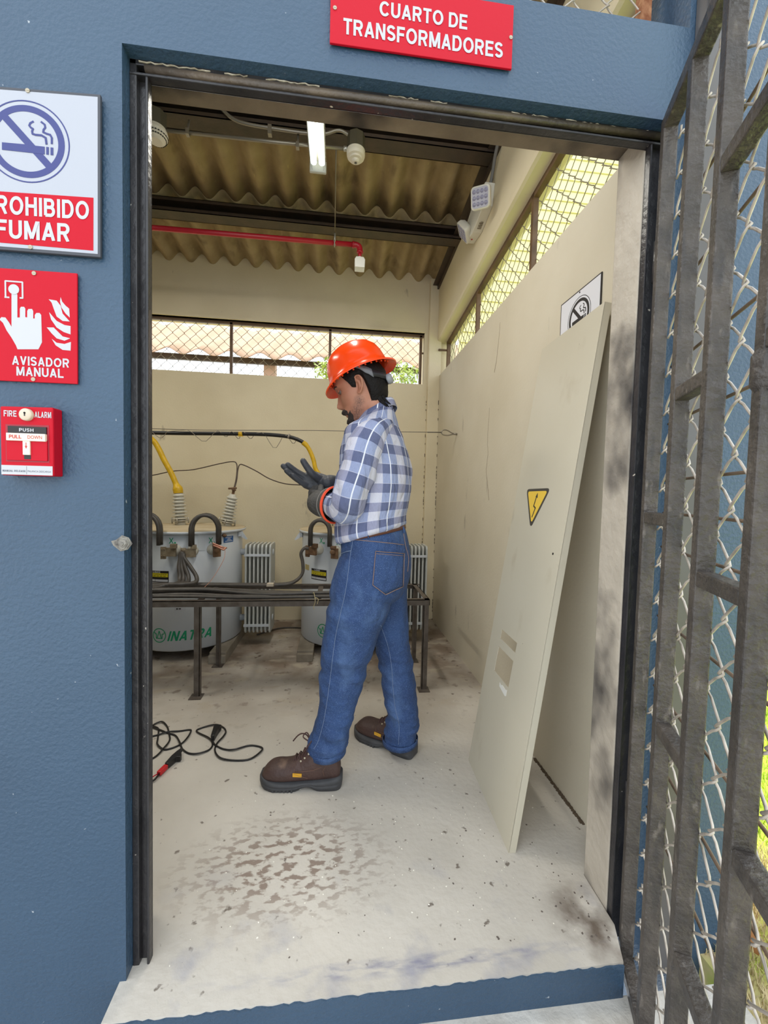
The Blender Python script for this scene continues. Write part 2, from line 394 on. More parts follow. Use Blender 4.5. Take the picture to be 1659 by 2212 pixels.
# flaked paint along the underside edge over the doorway
mb = MB(); q = random.Random(9)
for x0, x1 in ((-0.45, -0.30), (-0.27, -0.22), (-0.18, -0.06), (0.10, 0.17), (0.20, 0.24), (0.40, 0.52), (0.54, 0.68), (0.70, 0.76)):
    n = max(3, int((x1-x0)/0.008)); lo = [(x0+(x1-x0)*k/n, 2.0805+q.uniform(-0.003, 0.001)) for k in range(n+1)]; hi = [(x, z+q.uniform(0.0006, 0.0028)) for x, z in lo]
    mb.prism(lo+hi[::-1], 0, 0.002, frame((0, 0.030, 0), (1, 0, 0), (0, 0, 1), (0, -1, 0)))
struct('trim_6', mb, mat('flaked_plaster', lin(206, 198, 182), 0.9, col2=lin(150, 138, 118), nscale=60))
# broken plaster at the latch height of the left jamb
mb = MB(); base = [(-0.497, 1.032), (-0.484, 1.036), (-0.474, 1.046), (-0.458, 1.040), (-0.452, 1.026), (-0.460, 1.012), (-0.476, 1.008), (-0.490, 1.020)]
for k in range(5):
    f_ = 1-k*0.19; mb.prism([(-0.473+(u+0.473)*f_+q.uniform(-.002, .002), 1.027+(v-1.027)*f_+q.uniform(-.002, .002)) for u, v in base], 0, 0.0015+0.0018*k, frame((0, 0.0, 0), (1, 0, 0), (0, 0, 1), (0, -1, 0)))
struct('trim_7', mb, mat('broken_plaster', lin(150, 146, 138), 0.9, col2=lin(70, 66, 64), nscale=70, bump=0.5))
# hairline cracks in the right wall and the dark joint at its foot
mb = MB(); WR_ = frame((0.888, 0, 0), (0, 1, 0), (0, 0, 1), (-1, 0, 0))
def crack(pts, wd):
    P = [p for p in cat_rom([(a, b, 0) for a, b in pts], 6)]; P = [(p.x+q.uniform(-.003, .003), p.y) for p in P]; stroke(mb, P, wd, 0, 0.0006, WR_)
CRACKS = True
crack([(1.277, 2.13), (1.285, 2.05), (1.305, 1.95), (1.335, 1.87)], 0.0035)
crack([(1.392, 1.68), (1.407, 1.50), (1.392, 1.40), (1.407, 1.30), (1.37, 1.20), (1.35, 1.13)], 0.0035)
struct('wall_crack', mb, mat('crack_dark', lin(164, 150, 128), 0.9))
mb = MB()
for k in range(60):
    y = 0.33+k*0.006; mb.box(0.880-q.uniform(0, 0.006), 0.8885, y, y+0.0065, 0, 0.002+q.uniform(0, 0.004))
for k in range(60):
    z = k*0.035+q.uniform(-.01, .01)
    if q.random() < 0.45: continue
    mb.box(0.779+q.uniform(0, 0.003), 0.7855, 2.696, 2.7005, z, z+q.uniform(0.008, 0.03)); mb.box(0.884, 0.8885, 2.648, 2.656, z, z+q.uniform(0.008, 0.03))
struct('trim_8', mb, mat('joint_dirt', lin(92, 78, 62), 0.95))

# back wall with the meshed window strip
BW = MB().box(-3.0, XR+0.15, YB, YB+0.15, -0.1, 2.155).box(-3.0, XR+0.15, YB, YB+0.15, 2.61, 3.25).box(0.752, XR+0.15, YB, YB+0.15, 2.155, 2.61)
struct('wall_back', BW, CREAM)
struct('pillar', MB().box(0.785, 0.90, 2.655, YB+0.01, 0, 3.08), CREAM, bevel=0.008)
struct('trim_5', MB().box(-3.0, 0.752, YB-0.012, YB+0.03, 2.61, 2.634), CREAM)
# right wall with a sloping beam over the meshed window
bz = lambda y: 2.557+0.095*(2.35-y)
struct('wall_right', MB().box(XR, XR+0.15, 0.155, YB, -0.1, 2.23), WALLR)
bm_ = MB()
fr = frame((0.862, 0, 0), (0, 1, 0), (0, 0, 1), (1, 0, 0))
bm_.prism([(0.155, bz(0.155)), (2.69, bz(2.69)), (2.69, 3.04), (0.155, 3.30)], 0, 0.176, fr)
struct('beam', bm_, CREAM, bevel=0.022)
struct('wall_left', MB().box(-3.1, -3.0, 0.0, YB+0.15, -0.1, 3.4), CREAM)

# corrugated fibre-cement roof, falling gently towards the back
roof_z = lambda y: 3.06+0.1*(2.70-y)
def corrugated(x0, x1, y0, y1, zf, pitch, amp, th, phase=0.0):
    mb = MB(); n = int((x1-x0)/pitch*16); ys = [y0+(y1-y0)*k/6 for k in range(7)]
    vs = []
    for s_ in (0, th):
        for y in ys:
            for i in range(n+1):
                x = x0+(x1-x0)*i/n; c = math.cos(2*PI*(x-phase)/pitch)
                vs.append((x, y, zf(y)+amp*(2*((1+c)/2)**1.12-1)+s_))
    m = n+1; fs = []
    for L in (0, 1):
        o = L*7*m
        for j in range(6):
            for i in range(n): fs.append((o+j*m+i, o+j*m+i+1, o+(j+1)*m+i+1, o+(j+1)*m+i))
    for j in (0, 6):
        for i in range(n): fs.append((j*m+i, j*m+i+1, 7*m+j*m+i+1, 7*m+j*m+i))
    mb.add(vs, fs, 0, True); return mb
rf = corrugated(-3.1, 1.12, -0.18, 2.035, lambda y: roof_z(y)+0.045, 0.177, 0.037, 0.007, 0.06)
rf2 = corrugated(-3.1, 1.12, 2.015, 3.05, lambda y: roof_z(y)+0.037, 0.177, 0.037, 0.007, 0.06)
rf.add(rf2.v, rf2.f, 0, True)
struct('roof', rf, ROOFM)

def purlin(y, label):
    z1 = roof_z(y); z0 = z1-0.095
    mb = MB().box(-3.0, 0.862, y+0.045, y+0.05, z0, z1-0.004).box(-3.0, 0.862, y-0.05, y+0.05, z0, z0+0.004).box(-3.0, 0.862, y-0.05, y+0.05, z1-0.008, z1-0.004)
    mb.box(-3.0, 0.862, y-0.05, y-0.046, z0, z0+0.022).box(-3.0, 0.862, y-0.05, y-0.046, z1-0.026, z1-0.004)
    o = mb.build('roof_purlin', DARKST); tag(o, label, 'purlin', 'steel purlins under the roof')
purlin(1.39, 'dark steel channel purlin carrying the smoke detectors, nearest the door')
purlin(2.06, 'dark steel channel purlin above the red pipe, nearest the back wall')
# angle iron along the top of the right beam
fr = frame((0.845, 0, 0), (0, 1, 0), (0, 0, 1), (1, 0, 0))
o = MB().prism([(0.2, 3.165), (2.66, 2.985), (2.66, 3.02), (0.2, 3.20)], 0, 0.016, fr).prism([(0.2, 3.196), (2.66, 3.016), (2.66, 3.021), (0.2, 3.201)], -0.04, 0.0, fr).build('angle_iron', DARKST)
tag(o, 'dark sloping steel angle along the top of the right hand beam', 'steel angle')

# ------------------------------------------------------------------ meshed windows
w1 = empty('window_1', (0, YB, 2.155)); w1['kind'] = 'structure'
fr = frame((-3.0, YB+0.05, 2.155), (1, 0, 0), (0, 0, 1), (0, 1, 0))
mb = MB(); chain_link(mb, lambda u, v, w: fr(u, v, w), 3.73, 0.45, 0.0475, 0.0019, 5); mb.build('chain_link_mesh', RUSTWIRE, w1)
mb = MB().box(-3.0, 0.752, YB+0.03, YB+0.055, 2.585, 2.61).box(0.715, 0.737, YB+0.03, YB+0.055, 2.155, 2.60).box(-3.0, 0.752, YB+0.03, YB+0.055, 2.155, 2.16)
mb.build('window_frame', BROWN, w1)
for x in (-1.80, -0.945, -0.096): MB().box(x-0.011, x+0.011, YB+0.03, YB+0.055, 2.155, 2.60).build('mullion', BROWN, w1)
MB().box(0.737, 0.765, YB+0.035, YB+0.05, 2.44, 2.452).build('latch', BROWN, w1)

w2 = empty('window_2', (0.97, 1.4, 2.23)); w2['kind'] = 'structure'
fr = frame((0.975, 0.155, 2.23), (0, 1, 0), (0, 0, 1), (1, 0, 0))
mb = MB(); chain_link(mb, fr, 2.50, 0.56, 0.0475, 0.0022, 5); mb.build('chain_link_mesh', RUSTWIRE, w2)
fr = frame((0.975, 0.155, 0), (0, 1, 0), (0, 0, 1), (1, 0, 0))
mb = MB().prism([(0, bz(0.155)-0.03), (2.5, bz(2.655)-0.03), (2.5, bz(2.655)+0.01), (0, bz(0.155)+0.01)], -0.03, 0.0, fr)
mb.box(0.945, 0.975, 2.62, 2.65, 2.23, 2.56)
mb.build('window_frame', BROWN, w2)
for y in (1.05, 1.866): MB().box(0.945, 0.972, y-0.012, y+0.012, 2.23, bz(y)).build('mullion', BROWN, w2)
MB().box(0.87, 0.945, 2.638, 2.652, 2.445, 2.46).build('latch', BROWN, w2)

w3 = empty('window_3', (0.1, 0.08, 2.309)); w3['kind'] = 'structure'
fr = frame((-0.6, 0.10, 2.309), (1, 0, 0), (0, 0, 1), (0, 1, 0))
mb = MB(); chain_link(mb, fr, 1.43, 0.95, 0.0475, 0.0022, 5); mb.build('chain_link_mesh', WIREM, w3)
MB().box(0.772, 0.80, 0.09, 0.115, 2.309, 3.3).build('mullion', RUST, w3)

# ------------------------------------------------------------------ doorway signs
def sign_frame(): return frame((0, 0, 0), (1, 0, 0), (0, 0, 1), (0, -1, 0))
SF = sign_frame()
def screw(u, v, w, parent, fr=SF, r=0.0042, m=None):
    mb = MB(); mb.prism(circle(u, v, r, 14), w, w+0.0015, fr); mb.prism([(u-r*.7, v-r*.12), (u+r*.7, v-r*.12), (u+r*.7, v+r*.12), (u-r*.7, v+r*.12)], w+0.0015, w+0.0018, fr)
    return mb.build('screw', m or SCREWM, parent)

sg = empty('sign', (0.17, 0, 2.14), 'red sign with white CUARTO DE TRANSFORMADORES lettering above the doorway', 'sign')
SG = frame((0, -0.004, 0), (1, 0, 0), (0, 0, 1), (0, -1, 0))
MB().prism([(-0.037, 2.139), (0.381, 2.141), (0.381, 2.281), (-0.037, 2.279)], 0, 0.005, SG).build('panel', SIGNRED, sg, bevel=0.001)
mb = MB(); text(mb, 'CUARTO DE', 0.071, 0.272, 2.2105, 2.2425, SG, 0.0056, 0.018); text(mb, 'TRANSFORMADORES', -0.008, 0.358, 2.1605, 2.1945, SG, 0.0056, 0.018)
mb.build('lettering', SIGNINK, sg)
screw(-0.027, 2.212, 0.005, sg, SG); screw(0.376, 2.209, 0.005, sg, SG)

def no_smoking(mb, cx, cy, k, fr, w0, w1):
    """ring, bar, cigarette and smoke, drawn about cx, cy at scale k (1 = the facade sign)"""
    P = lambda pts: [(cx+(a+0.6475)*k, cy+(b-1.8542)*k) for a, b in pts]
    annulus(mb, cx, cy, 0.0765*k, 0.079*k, w0, w1, fr); annulus(mb, cx, cy, 0.0575*k, 0.0695*k, w0, w1, fr)
    a, b = P([(-0.690, 1.900), (-0.604, 1.808)]); stroke(mb, [a, b], 0.0135*k, w0, w1, fr)
    for q in ([(-0.6926, 1.8474), (-0.649, 1.8485), (-0.6303, 1.848), (-0.6152, 1.848), (-0.6154, 1.8335), (-0.6286, 1.8335), (-0.6928, 1.8335)],
              [(-0.6122, 1.8481), (-0.6076, 1.8481), (-0.6078, 1.8336), (-0.6123, 1.8336)], [(-0.6042, 1.8481), (-0.5993, 1.8481), (-0.5994, 1.8336), (-0.6044, 1.8336)]):
        mb.prism(P(q), w0, w1+0.0003, fr)
    for q in ([(-0.6353, 1.8942), (-0.641, 1.8904), (-0.6429, 1.8855), (-0.64, 1.8819), (-0.6362, 1.88), (-0.6378, 1.8751), (-0.6371, 1.8704), (-0.6319, 1.8691), (-0.6206, 1.8693), (-0.6131, 1.8654), (-0.6117, 1.8537)],
              [(-0.621, 1.8952), (-0.6147, 1.8909), (-0.6136, 1.8851), (-0.6167, 1.8808), (-0.6175, 1.8759), (-0.6111, 1.8736), (-0.6047, 1.8723), (-0.6017, 1.8668), (-0.6019, 1.8557)]):
        stroke(mb, P(q), 0.0036*k, w0, w1, fr)

sg = empty('sign', (-0.65, 0, 1.634), 'white sign with violet no smoking symbol and PROHIBIDO FUMAR on red, left of the doorway', 'sign')
MB().prism([(-0.790, 1.634), (-0.509, 1.636), (-0.507, 1.966), (-0.788, 1.952)], 0.004, 0.011, SF).build('panel', mat('sign_edge_grey', lin(64, 66, 74), 0.5), sg, bevel=0.001)
MB().prism([(-0.784, 1.640), (-0.514, 1.642), (-0.512, 1.960), (-0.782, 1.946)], 0.011, 0.0114, SF).build('face', SIGNWHITE, sg)
mb = MB(); no_smoking(mb, -0.6475, 1.8542, 1.03, SF, 0.0114, 0.0118); mb.build('pictogram', VIOLET, sg)
MB().prism([(-0.775, 1.648), (-0.5225, 1.648), (-0.5215, 1.7560), (-0.775, 1.7475)], 0.0114, 0.0118, SF).build('red_band', SIGNRED, sg)
mb = MB()
fl = frame((-0.648, 0, 1.70), (1, 0, 0.03), (0, 0, 1), (0, -1, 0))
text(mb, 'PROHIBIDO', -0.083, 0.118, 0.0065, 0.0440, fl, 0.0122, 0.02); text(mb, 'FUMAR', -0.060, 0.080, -0.0415, -0.0040, fl, 0.0122, 0.02)
mb.build('lettering', SIGNINK, sg)
screw(-0.6446, 1.9584-0.004, 0.0114, sg); screw(-0.6435, 1.644, 0.0114, sg)

sg = empty('sign', (-0.65, 0, 1.37), 'red AVISADOR MANUAL sign with hand pressing a button, above the fire alarm box', 'sign')
MB().prism([(-0.800, 1.368), (-0.559, 1.3695), (-0.5575, 1.601), (-0.799, 1.5985)], 0.003, 0.007, SF).build('panel', SIGNRED, sg, bevel=0.001)
hand = [(-0.6842, 1.5473), (-0.6815, 1.5507), (-0.6758, 1.5512), (-0.6732, 1.5473), (-0.6739, 1.5005), (-0.669, 1.5009), (-0.6687, 1.5192), (-0.6667, 1.523), (-0.6607, 1.5235), (-0.6584, 1.52), (-0.6587, 1.5025), (-0.6549, 1.5019), (-0.6547, 1.5154), (-0.6524, 1.5196), (-0.6455, 1.5202), (-0.6433, 1.5162), (-0.6435, 1.5007), (-0.6404, 1.5009), (-0.6403, 1.5083), (-0.6372, 1.5126), (-0.6311, 1.513), (-0.628, 1.5092), (-0.6272, 1.4526), (-0.6343, 1.4377), (-0.6745, 1.4351), (-0.6774, 1.4431), (-0.6859, 1.4589), (-0.6947, 1.4726), (-0.7013, 1.4876), (-0.7079, 1.494), (-0.7041, 1.4992), (-0.6966, 1.4989), (-0.6899, 1.4892), (-0.6852, 1.4806)]
flames = [[(-0.5899, 1.5489), (-0.5869, 1.5397), (-0.5804, 1.532), (-0.5734, 1.5263), (-0.5724, 1.5079), (-0.5805, 1.5155), (-0.5882, 1.5273), (-0.5911, 1.5394)],
          [(-0.6131, 1.5426), (-0.5977, 1.5409), (-0.5901, 1.5313), (-0.5864, 1.5151), (-0.5725, 1.4996), (-0.5865, 1.4998), (-0.598, 1.5081), (-0.6036, 1.5241), (-0.6074, 1.5361)],
          [(-0.6126, 1.516), (-0.5981, 1.499), (-0.5827, 1.4915), (-0.5711, 1.4902), (-0.5712, 1.4728), (-0.5848, 1.4769), (-0.5983, 1.4854), (-0.6089, 1.5011)],
          [(-0.6176, 1.4841), (-0.6041, 1.485), (-0.5945, 1.4754), (-0.5868, 1.4676), (-0.5721, 1.4645), (-0.583, 1.4588), (-0.5985, 1.4627), (-0.6081, 1.4724)],
          [(-0.6082, 1.4612), (-0.5986, 1.4536), (-0.5831, 1.4521), (-0.5706, 1.4571), (-0.5715, 1.4388), (-0.5871, 1.4394), (-0.6006, 1.4481)]]
mb = MB(); mb.prism(hand, 0.007, 0.0074, SF)
mb.prism(circle(-0.6795, 1.5575, 0.0102, 24), 0.0071, 0.0081, SF)
stroke(mb, [(-0.6955, 1.5395), (-0.6955, 1.5735), (-0.6630, 1.5735), (-0.6630, 1.5410), (-0.6680, 1.5410)], 0.0030, 0.0069, 0.0076, SF)
stroke(mb, [(-0.6970, 1.5405), (-0.6890, 1.5405)], 0.0030, 0.007, 0.0074, SF)
for f in flames: mb.prism(f, 0.007, 0.0074, SF)
mb.build('pictogram', SIGNINK, sg)
mb = MB(); text(mb, 'AVISADOR', -0.6853, -0.5746, 1.4025, 1.4215, SF, 0.0074, 0.02); text(mb, 'MANUAL', -0.6773, -0.5857, 1.3805, 1.3995, SF, 0.0074, 0.02)
mb.build('lettering', SIGNINK, sg)
screw(-0.6404, 1.5935, 0.007, sg); screw(-0.6447, 1.3745, 0.007, sg)

# corner of another red sign at the very edge of the picture
o = MB().prism([(-0.95, 2.10), (-0.742, 2.10), (-0.742, 2.19), (-0.95, 2.19)], 0.0, 0.006, SF).build('sign', SIGNRED, bevel=0.002)
tag(o, 'corner of a red sign high on the blue wall above the no smoking sign', 'sign')

# fire alarm pull station
FA = frame((0, 0, 1.15*(1-0.968)), (0.968, 0, 0), (0, 0, 0.968), (0, -1, 0))
fa = empty('fire_alarm_pull_station', (-0.66, 0, 1.17), 'red FIRE ALARM pull station box with white PULL DOWN handle on the blue wall', 'fire alarm')
MB().prism([(-0.7165, 1.171), (-0.6125, 1.171), (-0.6125, 1.319), (-0.7165, 1.317)], 0.0, 0.030, FA).build('housing', SIGNRED, fa, bevel=0.003)
mb = MB()
mb.prism([(-0.7055, 1.200), (-0.6205, 1.200), (-0.6205, 1.280), (-0.7055, 1.279)], 0.030, 0.0305, FA)
mb.build('recess', mat('dark_red_plastic', lin(150, 20, 40), 0.4), fa)
MB().prism([(-0.7030, 1.203), (-0.6230, 1.203), (-0.6230, 1.247), (-0.7030, 1.247)], 0.0305, 0.0330, FA).build('lower_plate', SIGNRED, fa, bevel=0.001)
f2 = frame((0, 0, 0), (1, 0, 0), (0, 0, 1), (0, -1, 0))
MB().prism([(-0.6995, 1.2605), (-0.6245, 1.2605), (-0.6245, 1.2755), (-0.6995, 1.2755)], 0.0305, 0.033, FA).build('push_bar', BLACKINK, fa)
hb = MB().prism([(-0.7000, 1.2445), (-0.6240, 1.2445), (-0.6240, 1.2605), (-0.7000, 1.2605)], 0.0305, 0.037, FA).prism([(-0.6690, 1.2150), (-0.6550, 1.2150), (-0.6550, 1.2446), (-0.6690, 1.2446)], 0.0305, 0.036, FA)
hd = hb.build('pull_handle', mat('ivory_plastic', lin(226, 214, 196), 0.4), fa, bevel=0.0008)
MB().prism([(-0.6680, 1.2060), (-0.6550, 1.2060), (-0.6550, 1.2150), (-0.6680, 1.2150)], 0.0330, 0.0334, FA).build('slot', BLACKINK, fa)
for word, u0, u1, v0, v1, h in (('FIRE', -0.7085, -0.6835, 1.2955, 1.3085, 0.0305), ('ALARM', -0.6485, -0.6155, 1.2955, 1.3085, 0.0305), ('PUSH', -0.6770, -0.6485, 1.2645, 1.2715, 0.0335)):
    mb = MB(); text(mb, word, u0, u1, v0, v1, FA, h, 0.012); mb.build('lettering', SIGNINK, fa)
mb = MB(); text(mb, 'PULL', -0.694, -0.670, 1.249, 1.2565, FA, 0.0374, 0.0); text(mb, 'DOWN', -0.658, -0.630, 1.249, 1.2565, FA, 0.0374, 0.0)
stroke(mb, [(-0.662, 1.241), (-0.662, 1.232)], 0.0012, 0.036, 0.0364, FA); mb.prism([(-0.6645, 1.234), (-0.662, 1.228), (-0.6595, 1.234)], 0.036, 0.0364, FA)
mb.build('handle_lettering', mat('red_ink', lin(190, 50, 50), 0.5), fa)
mb = MB(); mb.lathe([(0.0125, 0), (0.0125, 0.006), (0.0105, 0.008), (0, 0.008)], FA(-0.6625, 1.3005, 0.030), (0, -1, 0), 28)
lk = mb.build('key_lock', mat('ivory_lock', lin(206, 190, 170), 0.4), fa)
MB().box(-0.6635, -0.6615, 1.297, 1.305, 0.038, 0.0388, fr=FA).lathe([(0.002, 0), (0.002, 0.0008), (0, 0.0008)], FA(-0.6625, 1.3035, 0.038), (0, -1, 0), 12).build('keyhole', BLACKINK, lk)
MB().prism([(-0.7150, 1.1725), (-0.6145, 1.1725), (-0.6145, 1.1925), (-0.7150, 1.1925)], 0.0300, 0.0305, FA).build('notice_strip', SIGNINK, fa)
mb = MB(); text(mb, 'MANUAL RELEASE', -0.7125, -0.6675, 1.1785, 1.1825, FA, 0.0307, 0.0); text(mb, 'PALANCA DESCARGA', -0.6635, -0.6175, 1.1785, 1.1825, FA, 0.0307, 0.0)
mb.prism([(-0.6657, 1.174), (-0.6653, 1.174), (-0.6653, 1.191), (-0.6657, 1.191)], 0.0305, 0.0308, FA); mb.build('notice_lettering', mat('grey_ink', lin(90, 95, 110), 0.5), fa)

# no smoking sign inside on the right wall
SR = frame((XR, 0, 0), (0, -1, 0), (0, 0, 1), (-1, 0, 0))
sg = empty('sign', (XR, 0.5, 1.60), 'white no smoking sign with black border, half hidden behind the leaning metal panel', 'sign')
MB().prism([(-0.629, 1.60), (-0.372, 1.60), (-0.374, 1.930), (-0.629, 1.932)], 0.001, 0.004, SR).build('panel', BLACKINK, sg)
MB().prism([(-0.624, 1.605), (-0.378, 1.605), (-0.379, 1.9255), (-0.624, 1.9275)], 0.004, 0.0044, SR).build('face', mat('white_sign_face', lin(226, 226, 232), 0.4), sg)
mb = MB(); no_smoking(mb, -0.500, 1.832, 0.92, SR, 0.0044, 0.0048); mb.build('pictogram', BLACKINK, sg)
screw(-0.50, 1.921, 0.0044, sg, SR, 0.003, BLACKINK)

# ------------------------------------------------------------------ ceiling fittings
CEILW = mat('aged_white_plastic', lin(226, 216, 196), 0.4)
DETG = mat('detector_back_box', lin(92, 86, 70), 0.45, 0.3)
def back_box(mb, x, y, z0, z1, r):
    mb.lathe([(0, z0), (r, z0), (r, z1), (0, z1)], (x, y, 0), (0, 0, 1), 8, smooth=False)

sd = empty('smoke_detector', (-0.965, 1.33, 2.92), 'round slotted smoke detector on a grey box at the left end of the conduit', 'detector')
mb = MB(); back_box(mb, -0.965, 1.33, 2.995, 3.07, 0.052); mb.build('back_box', DETG, sd)
MB().lathe([(0, 2.932), (0.030, 2.932), (0.042, 2.94), (0.054, 2.955), (0.056, 2.975), (0.050, 2.995), (0, 2.995)], (-0.965, 1.33, 0), n=40, smooth=False).build('body', CEILW, sd)
mb = MB()
for k in range(26):
    a = 2*PI*k/26
    for r, z in ((0.0545, 2.958), (0.0475, 2.947)):
        c = Vector((-0.965+r*math.cos(a), 1.33+r*math.sin(a), z)); t = Vector((-math.sin(a), math.cos(a), 0))*0.0042; u = Vector((0, 0, 0.003)); n_ = Vector((math.cos(a), math.sin(a), -0.6)).normalized()*0.002
        mb.add([c-t-u-n_, c+t-u-n_, c+t+u-n_, c-t+u-n_, c-t-u+n_, c+t-u+n_, c+t+u+n_, c-t+u+n_], [(0, 1, 2, 3), (4, 5, 6, 7), (0, 1, 5, 4), (1, 2, 6, 5), (2, 3, 7, 6), (3, 0, 4, 7)])
mb.build('slots', mat('detector_slot_black', lin(30, 28, 26), 0.6), sd)

hd_ = empty('heat_detector', (0.061, 1.33, 2.925), 'round white heat detector on a grey box beside the fluorescent lamp', 'detector')
mb = MB(); back_box(mb, 0.061, 1.33, 3.005, 3.085, 0.048); mb.build('back_box', DETG, hd_)
MB().lathe([(0, 2.945), (0.014, 2.945), (0.020, 2.952), (0.022, 2.957), (0.034, 2.960), (0.036, 2.968), (0.046, 2.972), (0.050, 2.985), (0.050, 3.005), (0, 3.005)], (0.061, 1.33, 0), n=40, smooth=False).build('body', CEILW, hd_)
MB().lathe([(0, 2.943), (0.007, 2.943), (0.007, 2.946), (0, 2.946)], (0.061, 1.33, 0), n=16).build('sensor_tip', mat('sensor_grey', lin(96, 92, 84), 0.5), hd_)

# conduits clipped under the first purlin
cd = empty('conduit', (-0.4, 1.33, 3.0), 'straight grey conduit running from the smoke detector to the heat detector', 'conduit')
MB().tube([(-0.915, 1.33, 2.995), (-0.4, 1.33, 3.002), (0.015, 1.33, 3.012)], 0.0085, 10).build('pipe', GALV, cd)
MB().tube([(-0.005, 1.33, 3.0115), (0.016, 1.33, 3.0122)], 0.0125, 12).build('connector', mat('bright_zinc', lin(190, 186, 176), 0.3, 0.7), cd)
for x in (-0.81, -0.25): MB().tube([(x, 1.33, 2.99), (x, 1.35, 3.075)], 0.006, 8).box(x-0.008, x+0.008, 1.318, 1.342, 2.983, 3.012).build('clip', GALV, cd)
cd = empty('conduit', (-0.3, 1.33, 3.07), 'bent grey conduit dropping from the purlin and running behind the fluorescent lamp', 'conduit')
MB().tube(cat_rom([(-0.66, 1.34, 3.17), (-0.64, 1.33, 3.135), (-0.58, 1.33, 3.092), (-0.50, 1.33, 3.076), (-0.35, 1.33, 3.070), (-0.21, 1.33, 3.068), (-0.11, 1.33, 3.076), (-0.05, 1.33, 3.100), (-0.01, 1.33, 3.100), (0.035, 1.33, 3.075), (0.045, 1.33, 3.06)], 5), 0.0085, 10).build('pipe', GALV, cd)
MB().box(-0.405, -0.385, 1.32, 1.345, 3.035, 3.083).build('clip', GALV, cd)

# fluorescent fitting with two tubes in a clear cover
fl_ = empty('fluorescent_lamp', (-0.145, 1.2, 2.93), 'lit twin tube fluorescent lamp hanging under the roof', 'lamp')
MB().box(-0.188, -0.102, 0.55, 1.40, 2.985, 3.01).build('body', CEILW, fl_, bevel=0.004)
MB().tube([(-0.167, 0.57, 2.958), (-0.167, 1.375, 2.958)], 0.0165, 14).build('tube', LAMPM, fl_)
MB().tube([(-0.123, 0.57, 2.958), (-0.123, 1.375, 2.958)], 0.0165, 14).build('tube', LAMPM, fl_)
CLEAR = mat('clear_cover', (0.96, 0.97, 0.97, 1), 0.15)
CLEAR.node_tree.nodes['Principled BSDF'].inputs['Transmission Weight'].default_value = 1.0
CLEAR.node_tree.nodes['Principled BSDF'].inputs['IOR'].default_value = 1.1
mb = MB()
cv = [(-0.190, 2.985), (-0.188, 2.95), (-0.176, 2.930), (-0.145, 2.926), (-0.114, 2.930), (-0.102, 2.95), (-0.100, 2.985)]
mb.rings([[(x, y, z) for x, z in cv]+[(x, y, z) for x, z in [(-0.1015, 2.985), (-0.1035, 2.951), (-0.115, 2.9318), (-0.145, 2.9278), (-0.175, 2.9318), (-0.1865, 2.951), (-0.1885, 2.985)]] for y in (0.55, 1.40)], smooth=False)
mb.build('cover', CLEAR, fl_)
MB().box(-0.191, -0.099, 1.395, 1.412, 2.924, 2.988).build('end_cap', mat('grey_end_cap', lin(196, 194, 184), 0.4), fl_, bevel=0.004)
MB().tube([(-0.145, 1.3, 3.01), (-0.145, 1.345, 3.095)], 0.004, 6).build('hanger', GALV, fl_)
MB().tube([(-0.145, 0.7, 3.01), (-0.145, 0.7, 3.235)], 0.004, 6).build('hanger', GALV, fl_)
def lamp_light(x, y, z, sx, sy, watts):
    l = bpy.data.lights.new('lamp_light', 'AREA'); l.shape = 'RECTANGLE'; l.size = sx; l.size_y = sy; l.energy = watts; l.color = (1.0, 0.96, 0.86)
    o = bpy.data.objects.new('lamp_light', l); o.location = (x, y, z); COL.objects.link(o); return o
lamp_light(-0.145, 0.98, 2.920, 0.10, 0.85, LAMP*0.45)
# a second fitting added over the unseen left half to brighten the interior
f2 = fl_.copy(); COL.objects.link(f2); f2.location = (-1.85, 1.2, 2.93)
f2['label'] = 'added twin tube lamp brightening the room from its unseen left half'
for c in list(fl_.children):
    q = c.copy(); COL.objects.link(q); q.parent = f2
lamp_light(-1.85, 0.98, 2.920, 0.10, 0.85, LAMP*0.55)  # area light of the added fitting
fl_['group'] = f2['group'] = 'fluorescent lamps'

# red pipe with elbow and white discharge nozzle
pp = empty('fire_pipe', (-0.5, 1.96, 2.88), 'red fire pipe with a white nozzle hanging below the second purlin', 'pipe')
MB().tube([(-2.9, 1.96, 2.858), (-1.2, 1.96, 2.876), (0.085, 1.96, 2.8885)], 0.0165, 14).build('pipe', REDP, pp)
mb = MB().tube(cat_rom([(0.070, 1.96, 2.888), (0.095, 1.96, 2.888), (0.115, 1.96, 2.876), (0.120, 1.96, 2.855), (0.120, 1.96, 2.838)], 5), 0.0195, 14)
mb.tube([(0.066, 1.96, 2.888), (0.078, 1.96, 2.888)], 0.0225, 14).tube([(0.120, 1.96, 2.835), (0.120, 1.96, 2.846)], 0.0225, 14)
mb.tube([(0.120, 1.96, 2.80), (0.120, 1.96, 2.84)], 0.012, 12)
mb.build('elbow', REDP, pp)
mb = MB(); mb.prism([(-0.034, 0.0), (0.034, 0.0), (0.036, 0.055), (0.026, 0.072), (-0.026, 0.072), (-0.036, 0.055)], -0.034, 0.034, frame((0.120, 1.96, 2.722), (1, 0, 0), (0, 0, 1), (0, 1, 0)))
mb.lathe([(0.018, 2.79), (0.018, 2.806), (0, 2.806)], (0.12, 1.96, 0), n=16)
mb.build('nozzle', mat('white_nozzle', lin(228, 226, 218), 0.4), pp, bevel=0.004)
hg = empty('hanger_rod', (-0.055, 1.96, 2.87), 'thin galvanised hanger rod holding the red pipe from the purlin', 'hanger')
MB().tube([(-0.048, 1.43, 3.12), (-0.056, 1.955, 2.925)], 0.0038, 8).build('rod', GALV, hg)
